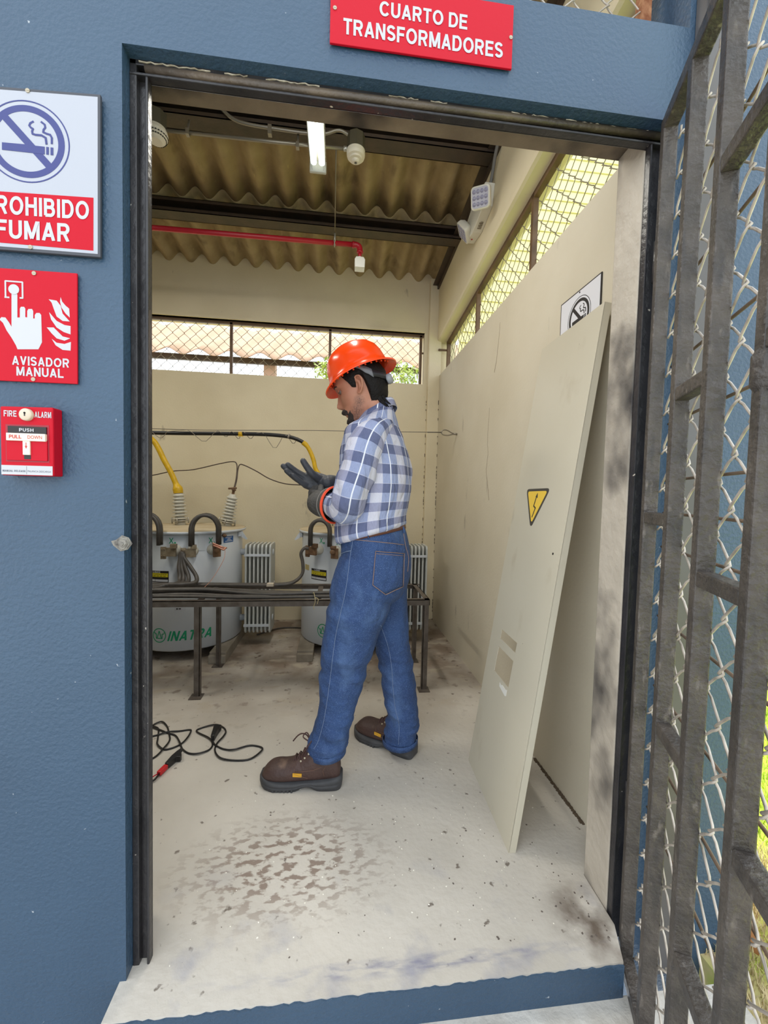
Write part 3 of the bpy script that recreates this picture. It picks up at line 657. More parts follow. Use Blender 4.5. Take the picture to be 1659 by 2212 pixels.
mb = MB().tube([(-0.0555, 1.93, 2.935), (-0.057, 1.958, 2.87)], 0.008, 10).tube([(-0.057, 1.96+0.021*math.sin(a), 2.886+0.021*math.cos(a)) for a in [2*PI*k/18 for k in range(18)]], 0.004, 6, closed=True)
mb.build('pipe_hook', mat('pale_zinc', lin(176, 172, 160), 0.4, 0.5), hg)

# twin-head emergency light on the right beam
em = empty('emergency_light', (0.862, 1.53, 2.80), 'white twin head emergency light fixed to the right hand beam', 'emergency light')
EW = mat('emergency_white', lin(222, 218, 204), 0.4)
fr = frame((0.862, 0, 0), (0, 1, 0), (0, 0, 1), (-1, 0, 0))
MB().prism([(1.385, 2.835), (1.36, 2.95), (1.60, 2.965), (1.70, 2.93), (1.71, 2.815), (1.56, 2.795)][::-1], 0.0, 0.060, fr).build('housing', EW, em, bevel=0.004)
mb = MB(); f3 = frame((0.862, 0, 2.7935), (0, 1, 0), (-1, 0, 0), (0, 0, -1))
fb = frame((0.862, 1.40, 2.8285), Vector((0, 0.155, -0.0355)).normalized(), (-1, 0, 0), Vector((0, -0.0355, -0.155)).normalized())
for i in range(9):
    mb.box(0.085+i*0.006, 0.088+i*0.006, 0.018, 0.042 if i % 3 else 0.034, 0.0008, 0.0016, fr=fb)
mb.build('label_print', mat('brown_print', lin(110, 95, 70), 0.6), em)
f4 = frame((0.862, 1.56, 2.795), Vector((0, 0.15, 0.02)).normalized(), (-1, 0, 0), Vector((0, 0.02, -0.15)).normalized())
MB().prism(circle(0.09, 0.035, 0.005, 12), 0.0006, 0.003, f4).build('test_button', SIGNRED, em)
def lamp_head(c, nrm, upv, sz, label=None):
    W_ = Vector(nrm).normalized(); U_ = Vector(upv).cross(W_).normalized(); V_ = W_.cross(U_)
    f = frame(c, U_, V_, W_); s2 = sz/2
    mb = MB(); mb.rings([[f(u*k, v*k, d) for u, v in rrect(-s2, s2, -s2, s2, s2*0.35)] for k, d in ((0.45, -0.045), (0.8, -0.034), (1.0, -0.012), (1.0, 0.010), (0.96, 0.014))])
    h = mb.build('lamp_head', EW, em)
    MB().prism(rrect(-s2*.86, s2*.86, -s2*.86, s2*.86, s2*.3), 0.0140, 0.0150, f).build('lens', mat('lens_grey', lin(186, 184, 196), 0.15), h)
    mb = MB()
    for i in range(3):
        for j in range(4): mb.lathe([(0.0105, 0.0), (0.0085, 0.002), (0, 0.0024)], f((j-1.5)*sz*0.205, (i-1)*sz*0.26, 0.0150), W_, 14)
    mb.build('led_cells', mat('led_cell_grey', lin(140, 138, 160), 0.2), h)
lamp_head((0.765, 1.315, 2.825), (-0.62, -0.70, -0.45), (0.15, 0.0, 1), 0.110)
lamp_head((0.775, 1.655, 2.850), (-0.90, 0.25, -0.62), (0.0, 0.35, 1), 0.110)
MB().tube([(0.80, 1.40, 2.88), (0.775, 1.345, 2.85)], 0.015, 10).build('swivel', EW, em)
MB().tube([(0.81, 1.64, 2.86), (0.79, 1.652, 2.858)], 0.013, 10).build('swivel', EW, em)
o = MB().tube(cat_rom([(0.845, 1.40, 2.945), (0.845, 1.36, 3.01), (0.838, 1.30, 3.07), (0.835, 1.2, 3.125), (0.835, 0.9, 3.20)], 5), 0.0095, 10).build('flexible_conduit', mat('grey_flex', lin(118, 116, 112), 0.5))
tag(o, 'grey flexible conduit rising from the emergency light to the roof', 'conduit')

# ------------------------------------------------------------------ eye bolt and messenger wire
eb = empty('wire_eye', (XR, 2.05, 1.62), 'galvanised wire loop and anchor at the far end of the right wall', 'wire anchor')
loop = [(0.868, 2.05, 1.618), (0.845, 2.05, 1.626), (0.82, 2.05, 1.640), (0.795, 2.05, 1.646), (0.775, 2.05, 1.640), (0.768, 2.05, 1.626), (0.775, 2.05, 1.612), (0.795, 2.05, 1.606), (0.82, 2.05, 1.606), (0.845, 2.05, 1.612)]
MB().tube(cat_rom(loop, 4, True), 0.0045, 8, closed=True).build('loop', GALV, eb)
MB().tube([(0.862, 2.05, 1.619), (XR+0.004, 2.05, 1.617)], 0.008, 8).build('anchor_bolt', GALV, eb)
o = MB().tube([(0.770, 2.05, 1.626), (0.55, 2.06, 1.621), (-0.2, 2.13, 1.612), (-1.0, 2.2, 1.592), (-2.6, 2.3, 1.585)], 0.0024, 6).tube([(0.768, 2.05, 1.626), (0.66, 2.055, 1.6235)], 0.0042, 6).build('messenger_wire', mat('dull_steel_wire', lin(112, 104, 92), 0.5, 0.3))
tag(o, 'thin steel wire stretched across the room to the loop on the right wall', 'wire')

# ------------------------------------------------------------------ transformers
TGREY = mat('transformer_grey_paint', lin(204, 208, 212), 0.38, col2=lin(194, 199, 204), nscale=3)
TLID = mat('dusty_lid', lin(178, 160, 128), 0.8, col2=lin(196, 182, 154), nscale=6)
PORC = mat('grey_porcelain', lin(196, 192, 178), 0.25)
BRASS = mat('tinned_terminal', lin(150, 136, 112), 0.5, 0.3, col2=lin(110, 92, 68), nscale=30)
CORR = mat('corroded_terminal', lin(96, 70, 50), 0.7, 0.2, col2=lin(130, 100, 72), nscale=40)
GREEN = mat('green_stencil_paint', lin(0, 146, 98), 0.5)
CABLEK = mat('black_cable', lin(58, 54, 50), 0.45, col2=lin(78, 72, 66), nscale=18)
YTAPE = mat('yellow_tape', lin(222, 178, 24), 0.4, col2=lin(200, 158, 16), nscale=25, bump=0.3, bscale=50)
TY, TR = 2.17, 0.36

def on_tank(cx, th, z, r=TR):
    a = math.radians(th); return Vector((cx+r*math.sin(a), TY-r*math.cos(a), z))
def tank_patch(cx, th0, th1, z0, z1, lift, mb, n=8):
    vs = []
    for k in range(n+1):
        th = th0+(th1-th0)*k/n
        for z in (z0, z1): vs.append(on_tank(cx, th, z, TR+lift))
    for k in range(n+1):
        th = th0+(th1-th0)*k/n
        for z in (z0, z1): vs.append(on_tank(cx, th, z, TR-0.001))
    m = 2*(n+1); fs = [(2*k, 2*k+1, 2*k+3, 2*k+2) for k in range(n)]
    fs += [(2*k, 2*k+2, m+2*k+2, m+2*k) for k in range(n)]+[(2*k+1, m+2*k+1, m+2*k+3, 2*k+3) for k in range(n)]+[(0, m, m+1, 1), (2*n, 2*n+1, m+2*n+1, m+2*n)]
    mb.add(vs, fs)
def tank_text(mb, s, cx, th0, th1, z0, z1, lift=0.0012, bold=0.01, shear=0.0, slope=0.0):
    V, F = text_polys(s, min(bold, 0.012), shear); xs = [p.x for p in V]; ys = [p.y for p in V]
    a, b, c, d = min(xs), max(xs), min(ys), max(ys)
    mb.add([on_tank(cx, th0+(p.x-a)/(b-a)*(th1-th0), z0+slope*(p.x-a)/(b-a)+(p.y-c)/(d-c)*(z1-z0), TR+lift+p.z*0.5) for p in V], F)

def hv_bushing(root, base, top, sheds=8):
    B, T = Vector(base), Vector(top); L = (T-B).length; ax = (T-B)/L
    prof = [(0.0, 0), (0.036, 0), (0.036, 0.028), (0.033, 0.03)]
    z = 0.045; step = (L-0.06)/sheds
    for k in range(sheds):
        ro = 0.054-0.0018*k
        prof += [(0.030, z), (ro, z+step*0.32), (ro*1.0, z+step*0.45), (0.034, z+step*0.72), (0.029, z+step*0.9)]; z += step
    prof += [(0.026, L-0.012), (0.022, L), (0, L)]
    b = MB().lathe(prof, B, ax, 28).build('high_voltage_bushing', PORC, root)
    mb = MB(); mb.lathe([(0.035, 0.032), (0.055, 0.034), (0.055, 0.040), (0.035, 0.044)], B, ax, 20)
    a1 = ax.orthogonal().normalized(); a2 = ax.cross(a1)
    for k in range(4):
        q = PI/4+k*PI/2; p = B+(a1*math.cos(q)+a2*math.sin(q))*0.058
        mb.tube([p+ax*0.018, p+ax*0.062], 0.005, 8)
    mb.build('clamp_ring', mat('clamp_metal', lin(170, 164, 150), 0.4, 0.4), b)
    return b

def lv_bushing(root, cx, th, z, term='spade', m=None):
    a = math.radians(th); d = Vector((math.sin(a), -math.cos(a), 0)); t = Vector((math.cos(a), math.sin(a), 0)); p = on_tank(cx, th, z)
    b = MB().lathe([(0.0, -0.004), (0.036, -0.004), (0.036, 0.008), (0.030, 0.012), (0.030, 0.030), (0.025, 0.036), (0.014, 0.038), (0.014, 0.058), (0, 0.058)], p, d, 24).build('low_voltage_bushing', PORC, root)
    f = frame(p+d*0.052, t, (0, 0, 1), d)
    mb = MB()
    if term == 'spade':
        mb.box(-0.048, 0.018, -0.034, 0.022, -0.006, 0.012, fr=f).box(-0.072, -0.040, -0.050, 0.028, 0.000, 0.014, fr=f)
        for u, v in ((-0.064, 0.014), (-0.064, -0.03), (-0.05, -0.03), (-0.05, 0.014)): mb.lathe([(0.005, 0.014), (0.005, 0.02), (0, 0.02)], f(u, v, 0), d, 8)
        mb.box(-0.014, 0.022, 0.018, 0.046, -0.012, 0.022, fr=f)
    else:
        mb.box(-0.016, 0.034, -0.046, 0.024, -0.006, 0.012, fr=f).box(-0.018, 0.018, 0.020, 0.040, -0.010, 0.022, fr=f)
        mb.lathe([(0.018, 0.012), (0.018, 0.026), (0.008, 0.03), (0, 0.03)], f(0, 0, 0), d, 10)
    mb.build('terminal', m or BRASS, b, bevel=0.003)
    return p+d*0.06

def transformer(cx, label, opts):
    root = empty('transformer', (cx, TY, 0.07), label, 'transformer', 'grey oil filled transformers')
    zb, zt = 0.07, 0.868
    MB().lathe([(0, zb), (TR-0.012, zb), (TR, zb+0.012), (TR, zt-0.005), (TR-0.005, zt), (0, zt)], (cx, TY, 0), n=72).build('tank', TGREY, root)
    MB().lathe([(TR+0.0, zt-0.012), (TR+0.020, zt-0.012), (TR+0.024, zt-0.004), (TR+0.020, zt+0.006), (TR+0.004, zt+0.010), (TR-0.10, zt+0.016), (0, zt+0.020)], (cx, TY, 0), n=72, mi=0).build('lid', [TLID], root)
    MB().lathe([(TR+0.0205, zt-0.014), (TR+0.0255, zt-0.006), (TR+0.0225, zt+0.003), (TR+0.0185, zt-0.004)], (cx, TY, 0), n=72).build('lid_rim', TGREY, root)
    # radiator
    rd = MB()
    x0, x1 = cx+0.410, cx+0.595
    for k in range(7):
        x = x0+0.006+(x1-x0-0.012)*k/6
        prof = rrect(2.065, 2.275, 0.098, 0.758, 0.03, 4)
        rd.prism(prof, x-0.0065, x+0.0065, lambda u, v, w: Vector((w, u, v)))
    rad = rd.build('radiator', mat('radiator_grey', lin(190, 192, 188), 0.4), root, bevel=0.003)
    MB().box(x0-0.004, x1-0.008, 2.056, 2.066, 0.672, 0.690).build('tie_bar', TGREY, rad)
    MB().box(x0-0.004, x1-0.008, 2.056, 2.066, 0.152, 0.170).build('tie_bar', TGREY, rad)
    for z in (0.690, 0.190):
        MB().tube([(cx+TR-0.01, TY, z), (x0+0.19, TY, z)], 0.024, 16).build('radiator_pipe', TGREY, root)
    # lifting lugs
    for s in (-1, 1):
        f = frame((cx+s*(TR-0.004), TY-0.05, 0.848), (s, 0, 0), (0, 0, 1), (0, 1, 0))
        MB().prism([(0, 0), (0.022, 0.002), (0.060, -0.055), (0.052, -0.060), (0.0, -0.030)], -0.006, 0.006, f).prism([(0, 0), (0.02, 0.002), (0.02, -0.03), (0, -0.034)], -0.03, 0.03, f).build('lifting_lug', TGREY, root)
    hv_bushing(root, (cx-0.075, TY, 0.880), (cx-0.090, TY, 1.132))
    hv_bushing(root, (cx+0.250, TY, 0.878), (cx+0.297, TY, 1.122))
    tip = MB().lathe([(0.010, 0), (0.010, 0.03), (0.016, 0.032), (0.016, 0.042), (0.008, 0.044), (0.008, 0.058), (0, 0.058)], (cx+0.296, TY, 1.118), (0.047, 0, 0.244), 12)
    tip.tube([(cx+0.265, TY, 1.163), (cx+0.325, TY-0.01, 1.168)], 0.007, 8)
    tip.build('bushing_terminal', CORR, root)
    for th, z, tm, m in opts['lv']: lv_bushing(root, cx, th, z, tm, m)
    for th, z, s in opts['x']:
        mb = MB(); tank_text(mb, 'X', cx, th-2.4, th+2.4, z-0.019, z+0.019, 0.001, 0.02); tank_text(mb, s, cx, th+3.0, th+4.4, z-0.022, z-0.008); mb.build('terminal_mark', GREEN, root)
    th = opts['libre']
    mb = MB(); tank_patch(cx, th, th+22, 0.536, 0.612, 0.0012, mb); lb = mb.build('warning_label', BLACKINK, root)
    mb = MB(); tank_patch(cx, th+0.6, th+21.4, 0.571, 0.596, 0.0018, mb); mb.build('label_band', mat('label_yellow', lin(206, 190, 30), 0.5), lb)
    mb = MB(); tank_patch(cx, th+0.6, th+7.6, 0.541, 0.555, 0.0018, mb); tank_patch(cx, th+8.0, th+21.4, 0.541, 0.555, 0.0018, mb); mb.build('label_field', SIGNINK, lb)
    mb = MB(); tank_text(mb, 'LIBRE', cx, th+5, th+13.5, 0.5985, 0.6085, 0.002, 0.01); mb.build('label_lettering', SIGNINK, lb)
    mb = MB()
    for k in range(9): tank_patch(cx, th+1.5+k*2.1, th+3.1+k*2.1, 0.587, 0.5905, 0.0021, mb, 2)
    for k in range(5): tank_patch(cx, th+2+k*3.6, th+4.8+k*3.6, 0.576, 0.5795, 0.0021, mb, 2)
    mb.build('label_small_print', BLACKINK, lb)
    # green maker's mark and name along the foot of the tank
    t0 = opts['logo']; mb = MB(); N = 48
    def pt(u, v, l=0.001): return on_tank(cx, t0+math.degrees(u/TR), 0.182+v, TR+l)
    for r0, r1 in ((0.0405, 0.0460),):
        for k in range(N):
            a, b = 2*PI*k/N, 2*PI*(k+1)/N
            mb.add([pt(r*math.cos(q), r*1.05*math.sin(q)) for r, q in ((r0, a), (r1, a), (r1, b), (r0, b))], [(0, 1, 2, 3)])
    def bar(u0, v0, u1, v1, wd=0.0058):
        A, B = Vector((u0, v0)), Vector((u1, v1)); d = (B-A).normalized(); n = Vector((-d.y, d.x))*wd/2
        mb.add([pt(*q) for q in (A-n, B-n, B+n, A+n)], [(0, 1, 2, 3)])
    for q in ((-0.042, 0.018, 0.042, 0.018), (-0.034, 0.010, 0.034, 0.010), (-0.020, 0.010, -0.020, -0.020), (0.020, 0.010, 0.020, -0.020), (-0.022, -0.020, 0.022, -0.020), (0, 0.030, -0.015, -0.020), (0, 0.030, 0.015, -0.020)): bar(*q)
    mb.build('maker_mark', GREEN, root)
    mb = MB(); tank_text(mb, 'INATRA', cx, t0+8.5, t0+52, 0.146, 0.212, 0.001, 0.03, 0.28); mb.build('maker_name', GREEN, root)
    return root

CX1, CX2 = -1.077, 0.097
T1 = transformer(CX1, 'grey transformer with green INATRA name in full view, nearest the left door jamb',
                 dict(lv=[(4.5, 0.752, 'spade', None), (20.5, 0.744, 'spade', None), (40, 0.746, 'tab', CORR)], x=[(0.1, 0.812, '1'), (38.6, 0.808, '3')], libre=-24.5, logo=-12.5))
T2 = transformer(CX2, 'grey transformer standing behind the person, mostly hidden by the blue jeans',
                 dict(lv=[(-37.5, 0.752, 'spade', CORR), (-17, 0.752, 'tab', CORR)], x=[(-35.1, 0.815, '1'), (-14.2, 0.812, '3')], libre=-49.5, logo=-31))
mb = MB(); tank_patch(CX1, 53.6, 68, 0.783, 0.826, 0.0012, mb); bl = mb.build('blue_notice', mat('notice_blue', lin(30, 88, 150), 0.5), T1)
mb = MB()
for k, (a, b) in enumerate(((56, 65.5), (59, 63), (58, 64.5), (55.5, 66.5))): tank_patch(CX1, a, b, 0.815-k*0.0085, 0.8195-k*0.0085, 0.002, mb, 3)
mb.build('notice_print', SIGNINK, bl)
mb = MB(); tank_patch(CX1, 3.3, 13.8, 0.348, 0.371, 0.0012, mb); st = mb.build('white_sticker', SIGNINK, T1)
mb = MB(); tank_patch(CX1, 5.0, 6.6, 0.356, 0.365, 0.002, mb, 2); tank_patch(CX1, 7.4, 9.6, 0.357, 0.364, 0.002, mb, 2); mb.build('sticker_print', BLACKINK, st)
mb = MB(); tank_patch(CX1, 25.3, 32.7, 0.742, 0.856, 0.003, mb); mb.build('welded_plate', TGREY, T1, bevel=0.001)
a = math.radians(8.6); MB().lathe([(0.016, -0.002), (0.016, 0.006), (0.010, 0.007), (0.010, 0.014), (0, 0.014)], on_tank(CX1, 8.6, 0.616), (math.sin(a), -math.cos(a), 0), 12).build('drain_plug', BRASS, T1)
a = math.radians(53); MB().lathe([(0.008, -0.002), (0.008, 0.010), (0.013, 0.012), (0.013, 0.020), (0.006, 0.022), (0.006, 0.036), (0, 0.036)], on_tank(CX1, 52.5, 0.836), (math.sin(a), -math.cos(a), 0), 12).build('relief_valve', CORR, T1)
mb = MB(); tank_patch(CX2, -64, -54.5, 0.590, 0.628, 0.0014, mb); mb.build('brass_plate', mat('faded_plate', lin(182, 164, 112), 0.5), T2)
# concrete support blocks
for cx, w_ in ((CX1, 'left'), (CX2, 'right')):
    for s in (-1, 1):
        x = cx+s*0.300
        o = MB().box(x-0.055, x+0.055, 1.80, 2.56, 0.0, 0.07).box(x-0.055, x+0.055, 1.77, 1.80, 0.0, 0.055).build('support_block', mat('grey_block', lin(150, 142, 128), 0.9, col2=lin(126, 116, 102), nscale=10, bump=0.3), bevel=0.004)
        tag(o, {(-1, 'left'): 'concrete block under the left side of the transformer by the door jamb', (1, 'left'): 'concrete block under the right side of the transformer by the door jamb',
                (-1, 'right'): 'concrete block under the left side of the transformer behind the person', (1, 'right'): 'concrete block seen between the person\'s legs under the far transformer'}[(s, w_)], 'support block', 'concrete blocks under the transformers')

# yellow and black high voltage cables
o = empty('power_cable', (-1.17, TY, 1.13), 'yellow taped cable rising from the left insulator of the near transformer', 'cable')
MB().tube(cat_rom([(-1.168, TY, 1.120), (-1.172, TY, 1.150), (-1.190, TY, 1.20), (-1.225, TY, 1.28), (-1.268, TY, 1.36), (-1.305, TY, 1.44), (-1.345, TY, 1.50), (-1.42, TY, 1.545), (-1.55, TY, 1.56)], 6),
          [0.033]*4+[0.034]*4+[0.030, 0.026, 0.022, 0.020]+[0.0195]*(8*6+1-12), 14).build('taped_end', YTAPE, o)
o = empty('power_cable', (-0.8, 2.22, 1.59), 'thick black cable slung under the wire, yellow sleeved end dropping behind the gloves', 'cable')
MB().tube(cat_rom([(-2.6, 2.25, 1.555), (-1.4, 2.24, 1.563), (-0.9, 2.23, 1.575), (-0.6, 2.22, 1.581), (-0.45, 2.22, 1.577), (-0.36, 2.215, 1.565), (-0.29, 2.21, 1.540), (-0.262, 2.21, 1.520)], 6), 0.0145, 12).build('black_sheath', mat('black_sheath', lin(34, 32, 32), 0.4), o)
MB().tube(cat_rom([(-0.275, 2.21, 1.53), (-0.245, 2.21, 1.505), (-0.215, 2.205, 1.455), (-0.19, 2.20, 1.39), (-0.17, 2.195, 1.32), (-0.10, 2.18, 1.24), (-0.02, TY, 1.16), (0.0, TY, 1.115)], 6), [0.019]*6+[0.0165]*30+[0.024]*7, 12).build('yellow_sleeve', YTAPE, o)
MB().tube([(-0.755, 2.225, 1.577), (-0.727, 2.225, 1.578)], 0.018, 12).prism([(-0.755, 1.558), (-0.712, 1.556), (-0.722, 1.562), (-0.755, 1.566)], 0, 0.004, frame((0, 2.205, 0), (1, 0, 0), (0, 0, 1), (0, 1, 0))).build('tape_band', YTAPE, o)
MB().tube([(-0.388, 2.216, 1.575), (-0.376, 2.216, 1.572)], 0.019, 12).build('grey_tape', mat('grey_tape', lin(150, 140, 128), 0.5), o)
sp = []
for x0, x1, z0, dip in ((-1.40, -1.24, 1.570, 0.030), (-1.12, -0.90, 1.576, 0.050), (-0.90, -0.80, 1.578, 0.01), (-0.80, -0.72, 1.578, 0.022), (-0.72, -0.62, 1.58, 0.02), (-0.58, -0.40, 1.58, 0.085), (-0.40, -0.30, 1.565, 0.03)):
    for k in range(7):
        t = k/7; x = x0+(x1-x0)*t; sp.append((x, 2.222-0.017*math.cos(t*2*PI), z0+0.014*math.cos(t*PI*2)-dip*math.sin(t*PI)**2))
MB().tube(sp, 0.0024, 5).build('wrapping_wire', mat('grey_tie_wire', lin(150, 140, 124), 0.5, 0.2), o)
BW_ = mat('brown_wire', lin(74, 58, 46), 0.5)
o = empty('thin_wire', (-0.78, TY, 1.16), 'thin brown wires leaving the right insulator of the near transformer both ways', 'wire')
MB().tube(cat_rom([(-0.775, TY, 1.160), (-0.764, 2.19, 1.23), (-0.762, 2.21, 1.30), (-0.768, 2.22, 1.352), (-0.80, 2.23, 1.368), (-0.90, 2.25, 1.350), (-1.10, 2.27, 1.300), (-1.25, 2.28, 1.285), (-1.42, 2.29, 1.245), (-1.7, 2.3, 1.2)], 6), 0.0042, 6).build('left_wire', BW_, o)
MB().tube(cat_rom([(-0.770, TY, 1.160), (-0.758, 2.19, 1.23), (-0.756, 2.21, 1.30), (-0.745, 2.22, 1.345), (-0.71, 2.22, 1.342), (-0.62, 2.22, 1.30), (-0.52, 2.21, 1.245), (-0.40, 2.2, 1.21), (-0.25, 2.19, 1.203), (0.1, 2.18, 1.19), (0.385, TY, 1.165)], 6), 0.0042, 6).build('right_wire', BW_, o)

# looped low voltage jumpers over the tanks
def jumper(a, b, zt, y, label):
    rt_ = empty('cable_jumper', (a[0], y, a[2]), label, 'cable')
    xm = (a[0]+b[0])/2; w_ = (b[0]-a[0])/2
    pts = [(a[0], a[1], a[2])]
    for k in range(13):
        q = PI*k/12; pts.append((xm-w_*math.cos(q), a[1]+(b[1]-a[1])*k/12, zt-w_*1.15+w_*1.15*math.sin(q)))
    pts.append((b[0], b[1], b[2]))
    for s in (-1, 1):
        MB().tube([(p[0]+s*0.003, p[1]+s*0.0105, p[2]+s*0.001) for p in pts], 0.0125, 10).build('cable_strand', CABLEK, rt_)
jumper((-0.935, 1.765, 0.785), (-0.785, 1.83, 0.785), 0.985, 1.78, 'black double cable arching between two terminals of the near transformer')
jumper((-1.30, 1.76, 0.79), (-1.125, 1.755, 0.79), 0.99, 1.76, 'black double cable arch at the edge of the left door jamb')
jumper((-0.180, 1.80, 0.79), (-0.050, 1.77, 0.79), 0.965, 1.78, 'black double cable arching over the transformer behind the person')
# bare copper ties on the right terminal
o = MB().tube(cat_rom([(-0.815, 1.80, 0.80), (-0.78, 1.80, 0.785), (-0.745, 1.805, 0.77), (-0.735, 1.83, 0.765)], 4), 0.006, 7).tube(cat_rom([(-0.81, 1.80, 0.785), (-0.775, 1.795, 0.772), (-0.745, 1.80, 0.757), (-0.732, 1.81, 0.772)], 4), 0.006, 7).tube(cat_rom([(-0.733, 1.79, 0.77), (-0.73, 1.75, 0.70), (-0.76, 1.6, 0.60), (-0.80, 1.5, 0.55)], 5), 0.0016, 5).build('copper_wire', mat('copper', lin(196, 140, 116), 0.4, 0.5))
tag(o, 'bare copper wire tied round the right terminal of the near transformer', 'wire')

# ------------------------------------------------------------------ steel cable rack
RK = mat('rack_steel', lin(104, 96, 88), 0.6, 0.1, col2=lin(78, 68, 60), nscale=20, bump=0.2)
rk = empty('cable_rack', (-0.1, 1.53, 0), 'low open steel rack of angle iron carrying cables in front of the transformers', 'rack')
zt = 0.541
MB().box(-2.4, 0.545, 1.330, 1.334, zt-0.034, zt).box(-2.4, 0.545, 1.33, 1.362, zt-0.004, zt).build('front_rail', RK, rk)
MB().box(-2.4, 0.560, 1.744, 1.748, zt-0.034, zt).box(-2.4, 0.560, 1.716, 1.748, zt-0.004, zt).build('rear_rail', RK, rk)
MB().box(0.541, 0.545, 1.33, 1.748, zt-0.034, zt).box(0.515, 0.545, 1.33, 1.748, zt-0.004, zt).build('end_rail', RK, rk)
for x in (-1.6, -0.757, -0.10): MB().box(x-0.015, x+0.015, 1.334, 1.744, zt-0.012, zt-0.006).build('cross_bar', RK, rk)
for x, y, s in ((-0.757, 1.334, 1), (0.525, 1.334, -1), (-0.757, 1.744, 1), (0.54, 1.744, -1), (-2.0, 1.334, 1), (-2.0, 1.744, 1)):
    sy = 1 if y < 1.5 else -1
    lg = MB().box(x-0.016, x+0.016, min(y, y+sy*0.004), max(y, y+sy*0.004), 0.004, zt-0.03).box(x+s*0.013-0.002, x+s*0.013+0.002, min(y, y+sy*0.032), max(y, y+sy*0.032), 0.004, zt-0.03).build('leg', RK, rk)
    MB().box(x-0.035, x+0.03, y-0.03, y+0.035, 0.0, 0.005).build('foot_plate', RK, lg)
# power cables lying along the rack
rc = random.Random(5)
def rack_cable(pts, r=0.0095, label='black power cable lying along the steel rack', grp='power cables on the rack'):
    o = MB().tube(cat_rom(pts, 6), r, 10).build('power_cable', CABLEK); tag(o, label, 'cable', grp); return o
zc = zt+0.0095
lanes = [1.36, 1.385, 1.415, 1.45, 1.49, 1.53]
for k, y in enumerate(lanes):
    w1_ = [rc.uniform(-0.016, 0.016) for _ in range(8)]
    lift = 0.0 if k % 2 == 0 else 0.006
    pts = [(-2.4, y+w1_[0], zc), (-1.9, y+w1_[1]+0.02, zc+lift), (-1.45, y+w1_[2], zc+lift), (-1.1, y+w1_[3], zc+lift+0.004), (-0.80, y+w1_[4]*.5, zc+lift+0.006), (-0.55, y-0.01+w1_[5], zc+lift), (-0.25, y*0.6+0.56+w1_[6]*.5, zc), (0.1, y*0.5+0.70, zc), (0.36, y*0.5+0.715+w1_[7]*.4, zc)]
    rack_cable(pts)
# two cables along the rear rail that turn up to the far transformer
for k in range(2):
    rack_cable([(-2.4, 1.63+k*0.03, zc), (-1.5, 1.66+k*0.03, zc), (-0.9, 1.655+k*0.03, zc+0.004), (-0.5, 1.66+k*0.028, zc), (-0.33, 1.67+k*0.028, zc+0.002), (-0.262, 1.69+k*0.022, 0.572), (-0.222, 1.71+k*0.02, 0.62), (-0.224, 1.725+k*0.02, 0.69), (-0.236, 1.735+k*0.02, 0.745), (-0.215, 1.745+k*0.018, 0.778), (-0.188, 1.75+k*0.018, 0.775)], 0.0105,
               'black cable turning up from the rack to the terminal of the transformer behind the person', 'cables rising to the far transformer')
# four cables dropping from the middle terminal of the near transformer onto the rack
for k in range(4):
    dx = (-0.022, 0.000, 0.030, 0.078)[k]; dz = (0, 0.004, 0.0, -0.01)[k]; yb = (1.40, 1.45, 1.50, 1.54)[k]
    rack_cable([(-0.985+0.006*k, 1.725, 0.748+dz), (-0.985+0.008*k, 1.712, 0.715), (-0.968+dx*.7, 1.69, 0.66), (-0.945+dx, 1.66, 0.60), (-0.945+dx*0.9, 1.62, 0.575), (-1.01+dx*0.4, 1.57, 0.568+0.003*k), (-1.15, yb+0.06, 0.565+0.002*k), (-1.4, yb+0.02, 0.562), (-2.3, yb, zc+0.012)], 0.0125,
               'grey black cable dropping from the near transformer\'s middle terminal and bending left', 'cables dropping from the near transformer')
rack_cable([(-1.9, 1.40, zc+0.022), (-1.2, 1.42, zc+0.026), (-0.85, 1.43, zc+0.028), (-0.70, 1.425, zc+0.026), (-0.52, 1.40, zc+0.015), (-0.38, 1.385, zc+0.012), (-0.1, 1.40, zc+0.014), (0.30, 1.43, zc+0.012)], 0.011, 'thick black cable lying slantwise on top of the bundle on the rack')
STR = mat('pale_string', lin(196, 182, 140), 0.8)
o = MB().tube(cat_rom([(-0.135, 1.39, 0.563), (-0.128, 1.36, 0.578), (-0.12, 1.335, 0.560), (-0.118, 1.328, 0.53), (-0.126, 1.327, 0.50), (-0.12, 1.327, 0.492)], 5), 0.0018, 5).tube(cat_rom([(-0.12, 1.335, 0.556), (-0.10, 1.329, 0.548), (-0.105, 1.328, 0.52)], 5), 0.0018, 5).build('string_tie', STR)
tag(o, 'pale string tied round the cables at the rack\'s front rail beside the jeans', 'string')
o = MB().box(-0.425, -0.385, 1.56, 1.60, 0.566, 0.582).tube([(-0.385, 1.59, 0.560), (-0.382, 1.575, 0.60)], 0.0018, 5).build('paper_tag', mat('paper', lin(190, 178, 160), 0.8))
tag(o, 'small pale tag lying on the cables on the rack between the transformers', 'tag')
o = MB().tube(cat_rom([(-0.62, 2.30, 0.008), (-0.50, 2.42, 0.010), (-0.42, 2.46, 0.008), (-0.30, 2.45, 0.008), (-0.2, 2.40, 0.008)], 5), 0.006, 8).build('floor_cable', CABLEK); tag(o, 'black cable on the floor between the two transformers by the back wall', 'cable')

